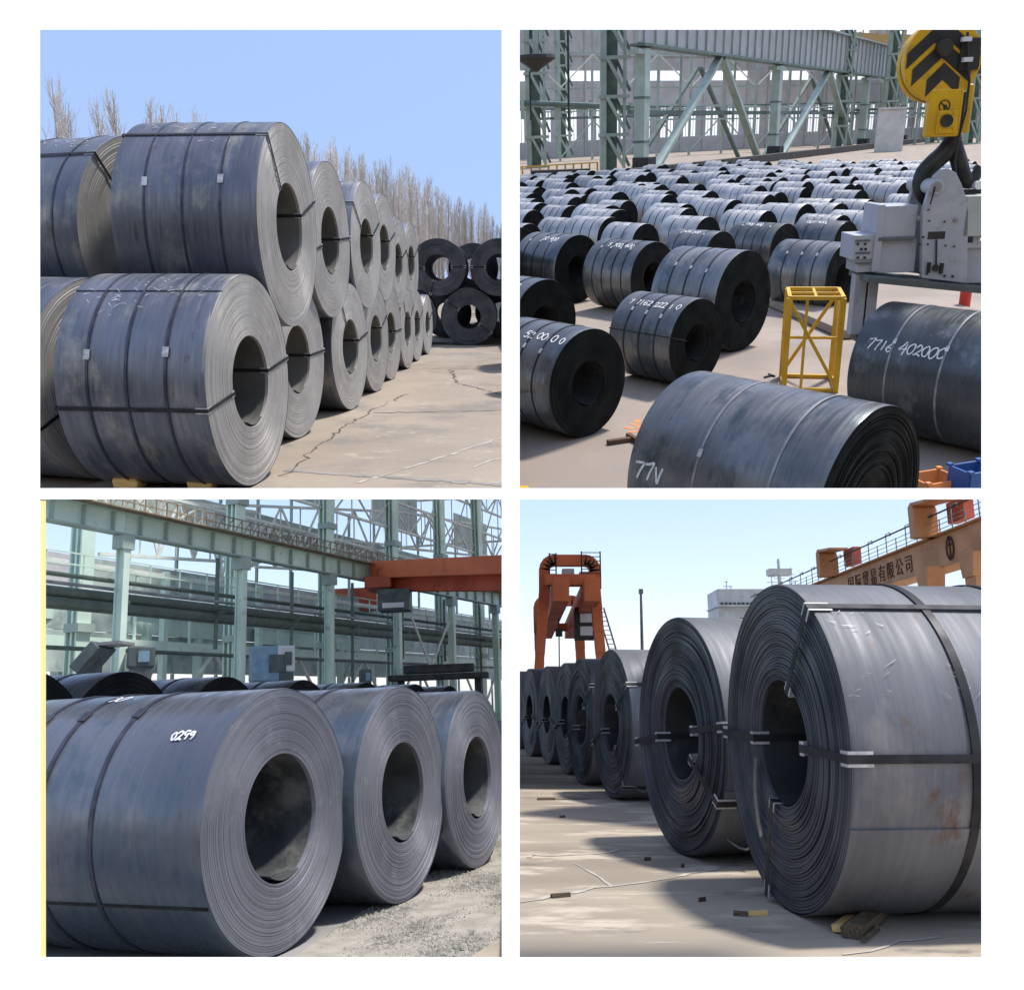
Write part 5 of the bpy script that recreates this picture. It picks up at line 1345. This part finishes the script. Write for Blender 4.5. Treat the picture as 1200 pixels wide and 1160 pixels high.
m = MB(); z0 = px(640, 681, 62).z; m.box(((b1.x + c1_.x) / 2, 61.6, z0), (c1_.x - b1.x, .9, .75)); m.build('cross_beam', 'gantry_orange', t, bevel=.03)
m = MB(); m.bar((b1.x + .9, 58, z0 - 1.0), (b2.x + .9, 92, z0 - 1.0), 1.0, 1.5); m.build('main_girder', 'gantry_orange', t, bevel=.03)
m = MB(); m.bar((c1_.x - .5, 58, z0 - 1.0), (c2_.x - .6, 92, z0 - 1.0), 1.0, 1.5); m.build('main_girder', 'gantry_orange', t, bevel=.03)
m = MB(); m.box((b2.x / 2 + c2_.x / 2, 88, px(640, 735, 88).z), (c2_.x - b2.x, .8, .7)); m.build('cross_beam', 'gantry_orange', t)
m = MB(); zw = px(640, 672, 62).z; m.box((b1.x + 1.6, 62.5, zw), (.8, .8, .7)); m.box((b1.x + 2.8, 62.5, zw - .1), (.9, .8, .5)); m.build('winch_house', 'ship_white', t, bevel=.03)
kb = px(686, 731, 66)
m = MB(); m.box((kb.x, 66, kb.z), (1.5, 1.6, 2.2)); cabo = m.build('operator_cabin', 'steel_dark', t, bevel=.05)
for k in (-.55, .35):
    m = MB(); m.box((kb.x, 65.17, kb.z + k), (.85, .06, .62)); m.build('window', 'ship_white', cabo)
m = MB(); rp = px(655, 735, 70); m.tube([(rp.x, 70, z0 - 1), (rp.x, 70, 1.6)], .05, 5); m.box((rp.x, 70, px(655, 741, 70).z), (.5, .3, .6)); m.build('hoist_rope', 'steel_dark', t)
for (ux, vx0, vx1, y_) in ((648, 690, 648, 61.2), (693, 690, 646, 61.2)):
    m = MB(); p0, p1 = px(ux, vx0, y_), px(ux, vx1, y_); p1.x = p0.x
    dx = .22 if ux < 660 else .62
    for k in (-dx, dx): m.tube([p0 + V(k, 0, 0), p1 + V(k, 0, 0)], .05, 5)
    nn = 9
    for k in range(nn): z = p0.z + (p1.z - p0.z) * (k + .7) / nn; m.bar((p0.x - dx, p0.y, z), (p0.x + dx, p0.y, z), .05)
    m.build('ladder', 'steel_dark', t)
m = MB(); p0, p1 = px(722, 776, 62), px(703, 712, 62)
for k in (-.2, .25): m.tube([p0 + V(k, 0, 0), p1 + V(k, 0, 0)], .06, 5)
for k in range(12): q_ = p0.lerp(p1, k / 12); m.bar(q_ + V(-.2, 0, 0), q_ + V(.25, 0, 0), .05)
m.build('stair', 'rail_grey', t)

# orange-tan gantry with the lettered girder, on the right
X0 = 31.8
t = thing('lettered_gantry', 'long tan orange gantry girder with Chinese lettering and a handrail', 'crane', (X0, 80, 0))
def g4(x, y, z): return V(x - X0, y - 80, z)
zt = 13.3; zb = 11.0
m = MB(); m.box(g4(X0 + .7, 90, (zt + zb) / 2), (1.4, 66, zt - zb)); m.build('girder', 'gantry_tan', t, bevel=.05)
m = MB(); m.box(g4(X0 + .7, 90, zb - .06), (1.9, 66, .12)); m.build('flange', 'gantry_tan', t)
m = MB(); m.box(g4(X0 + .7, 90, zt + .05), (2.2, 66, .1)); m.build('walkway', 'gantry_tan', t)
for yy in (69.5, 62.5):
    m = MB(); m.prism([(-1.1, zb), (1.1, zb), (.75, zb - 1.6), (-.75, zb - 1.6)], 0, 1.3, g4(X0, yy, 0), (0, -1, 0), (0, 0, 1)); m.build('haunch', 'gantry_tan', t)
    m = MB(); m.prism([(-.75, zb - 1.6), (.75, zb - 1.6), (1.0 if yy > 65 else .2, 0), (-.2 if yy > 65 else -1.0, 0)], 0, 1.2, g4(X0 + .05, yy, 0), (0, -1, 0), (0, 0, 1)); m.build('leg', 'gantry_tan', t, bevel=.03)
rails = MB()
for k in range(33):
    y_ = 58 + 2.0 * k
    m = MB(); m.tube([g4(X0 - .3, y_, zt), g4(X0 - .3, y_, zt + 1.75), g4(X0 - .3, y_ - .9, zt + 1.75), g4(X0 - .3, y_ - .9, zt + 1.45)] if k % 2 == 0 else [g4(X0 - .3, y_, zt), g4(X0 - .3, y_, zt + 1.1)], .05, 5); m.build('post', 'rail_grey', t)
for z in (.35, .7, 1.05):
    m = MB(); m.tube([g4(X0 - .3, 57, zt + z), g4(X0 - .3, 123, zt + z)], .03, 5); m.build('handrail', 'rail_grey', t)
m = MB(); m.tube([g4(X0 - .5, 57, zt + 1.5), g4(X0 - .5, 123, zt + 1.5)], .07, 5); m.build('cable', 'steel_dark', t)
for y_ in (68.3, 90.5):
    m = MB()
    m.prism([(-.55, 0), (.45, 0), (.45, 2.2), (.0, 2.75), (-.55, 2.45)], -.2, 1.6, g4(X0, y_ + 1.4, zt), (0, -1, 0), (0, 0, 1))
    m.prism([(.0, 2.72), (3.6, 2.35), (3.6, 2.15), (.3, 2.4)], -.2, 1.6, g4(X0, y_ + 1.4, zt), (0, -1, 0), (0, 0, 1))
    m.build('arched_portal', 'gantry_tan', t, bevel=.05)
    m = MB(); m.box(g4(X0 + .9, y_ - 1.2, zt + 1.6), (.8, 2.6, 1.6)); m.build('motor_house', 'crane_red', t, bevel=.05)
cu = bpy.data.curves.new('lettering', 'FONT'); cu.body = '国际贸易有限公司'; cu.size = 1.55; cu.extrude = .015; cu.space_character = 1.42
tmp = bpy.data.objects.new('lettering', cu); COL.objects.link(tmp); bpy.context.view_layer.update()
me = bpy.data.meshes.new_from_object(tmp); bpy.data.objects.remove(tmp)
me.materials.clear(); me.materials.append(MATS['char_brown'])
o = link('lettering', me, t); o.matrix_local = Matrix.Translation(g4(X0 - .03, 88.5, zb + .5)) @ Matrix(((0, 0, -1, 0), (-1, 0, 0, 0), (0, 1, 0, 0), (0, 0, 0, 1)))
m = MB()
for k in range(16):
    a0, a1 = 2 * pi * k / 16, 2 * pi * (k + 1) / 16
    m.bar(g4(X0 - .04, 67.3 + .55 * cos(a0), zb + 1.15 + .8 * sin(a0)), g4(X0 - .04, 67.3 + .55 * cos(a1), zb + 1.15 + .8 * sin(a1)), .05, .2, up=(0, 0, 1))
m.bar(g4(X0 - .04, 67.3, zb + .3), g4(X0 - .04, 67.3, zb + 2), .05, .18); m.bar(g4(X0 - .04, 66.9, zb + 1.4), g4(X0 - .04, 67.7, zb + 1.4), .05, .15)
m.build('emblem', 'char_brown', t)

# ship's upper works, lamp mast
ys = 150
t = thing('ship', 'white ship superstructure with masts peeping over the coils', 'ship', (0, 0, 0))
a_, b_ = px(842, 722, ys), px(885, 690, ys)
m = MB(); m.box(((a_.x + b_.x) / 2 + 3, ys + 4, a_.z / 2 + b_.z / 2 - 1.5), (b_.x - a_.x + 6, 8, b_.z - a_.z + 3)); hu = m.build('deckhouse', 'ship_white', t, bevel=.08)
a2 = px(843, 712, ys); m = MB(); m.box((a2.x + 6, ys + 3, a2.z + .2), (13, 9, .25)); m.build('bridge_wing', 'ship_white', t)
for k in range(8):
    m = MB(); p_ = px(846 + 5 * k, 708, ys - .05); m.box((p_.x, ys - .06, p_.z), (.42, .1, .6)); m.build('window', 'glass_dark', hu)
for (u, v0, v1, r_) in ((852, 700, 680, .12), (857, 700, 686, .1), (914, 690, 655, .35), (905, 690, 668, .1), (928, 690, 664, .08)):
    m = MB(); p_, q_ = px(u, v0, ys), px(u, v1, ys); m.tube([p_, V(p_.x, q_.y, q_.z)], [r_, r_ * .5], 6)
    for k in (.35, .65, .9): z = p_.z + (q_.z - p_.z) * k; m.bar((p_.x - 1.0 * (1.2 - k), ys, z), (p_.x + 1.0 * (1.2 - k), ys, z), .1)
    if r_ > .3: m.box((p_.x, ys, p_.z + .55 * (q_.z - p_.z)), (3.6, 2, 1.0))
    m.build('mast', 'ship_white', t)
m = MB(); p_, q_ = px(752, 760, 70), px(751, 693, 70); m.tube([V(p_.x, 70, 0), V(q_.x, 70, q_.z)], [.16, .09], 8); m.box((q_.x, 70, q_.z), (.3, .3, .35))
one('lamp_mast', m, 'rail_grey', 'slim grey pole standing beyond the second coil', 'pole')

# ------------------------------------------------------------------ each place ends where the board's bars stand
bpy.context.view_layer.update()
INNER = {Y1: [('u', 598.5, -1), ('v', 578.5, -1)], Y2: [('u', 598.5, 1), ('v', 578.5, -1)], Y3: [('u', 598.5, -1), ('v', 578.5, 1)], Y4: [('u', 598.5, 1), ('v', 578.5, 1)]}
Ci = Y4.cam.inverted()
def trim():
    for o, yd in OBJS:
        if o.type != 'MESH': continue
        M = Ci @ o.matrix_world
        for ax, c, keep in INNER[yd]:
            # plane through the eye: signed distance g(q) = n.q, kept side has sign 'keep'
            n = V(F, 0, (U0 - c) * -1) if ax == 'u' else V(0, -F, (V0 - c) * -1)
            n = n * keep
            n.normalize()
            bb = [M @ Vector(q) for q in o.bound_box]
            g = [n.dot(q) for q in bb]
            if min(g) >= 0: continue
            if o.data.users > 1: o.data = o.data.copy()
            Mi = M.inverted(); pc = Mi @ Vector((0, 0, 0)); pn = (M.transposed().to_3x3() @ n).normalized()
            bm = bmesh.new(); bm.from_mesh(o.data)
            res = bmesh.ops.bisect_plane(bm, geom=bm.verts[:] + bm.edges[:] + bm.faces[:], dist=1e-6, plane_co=pc, plane_no=pn, clear_inner=True)
            if bm.faces and len(bm.faces) < 60000 and yd.h < 900 and o.name.split('.')[0] not in ('crown', 'ground', 'crack', 'trunk', 'water'):
                ed = [e for e in res['geom_cut'] if isinstance(e, bmesh.types.BMEdge) and e.is_valid]
                try: bmesh.ops.holes_fill(bm, edges=ed, sides=0)
                except Exception: pass
            bm.to_mesh(o.data); bm.free(); o.data.update()
            if not o.data.polygons: break
trim()
for o, yd in OBJS:
    if o.type == 'MESH' and not o.data.polygons: bpy.data.objects.remove(o)
for o in list(bpy.data.objects):
    if '_sg' in o: del o['_sg']
    if o.type == 'EMPTY' and not o.children: bpy.data.objects.remove(o)
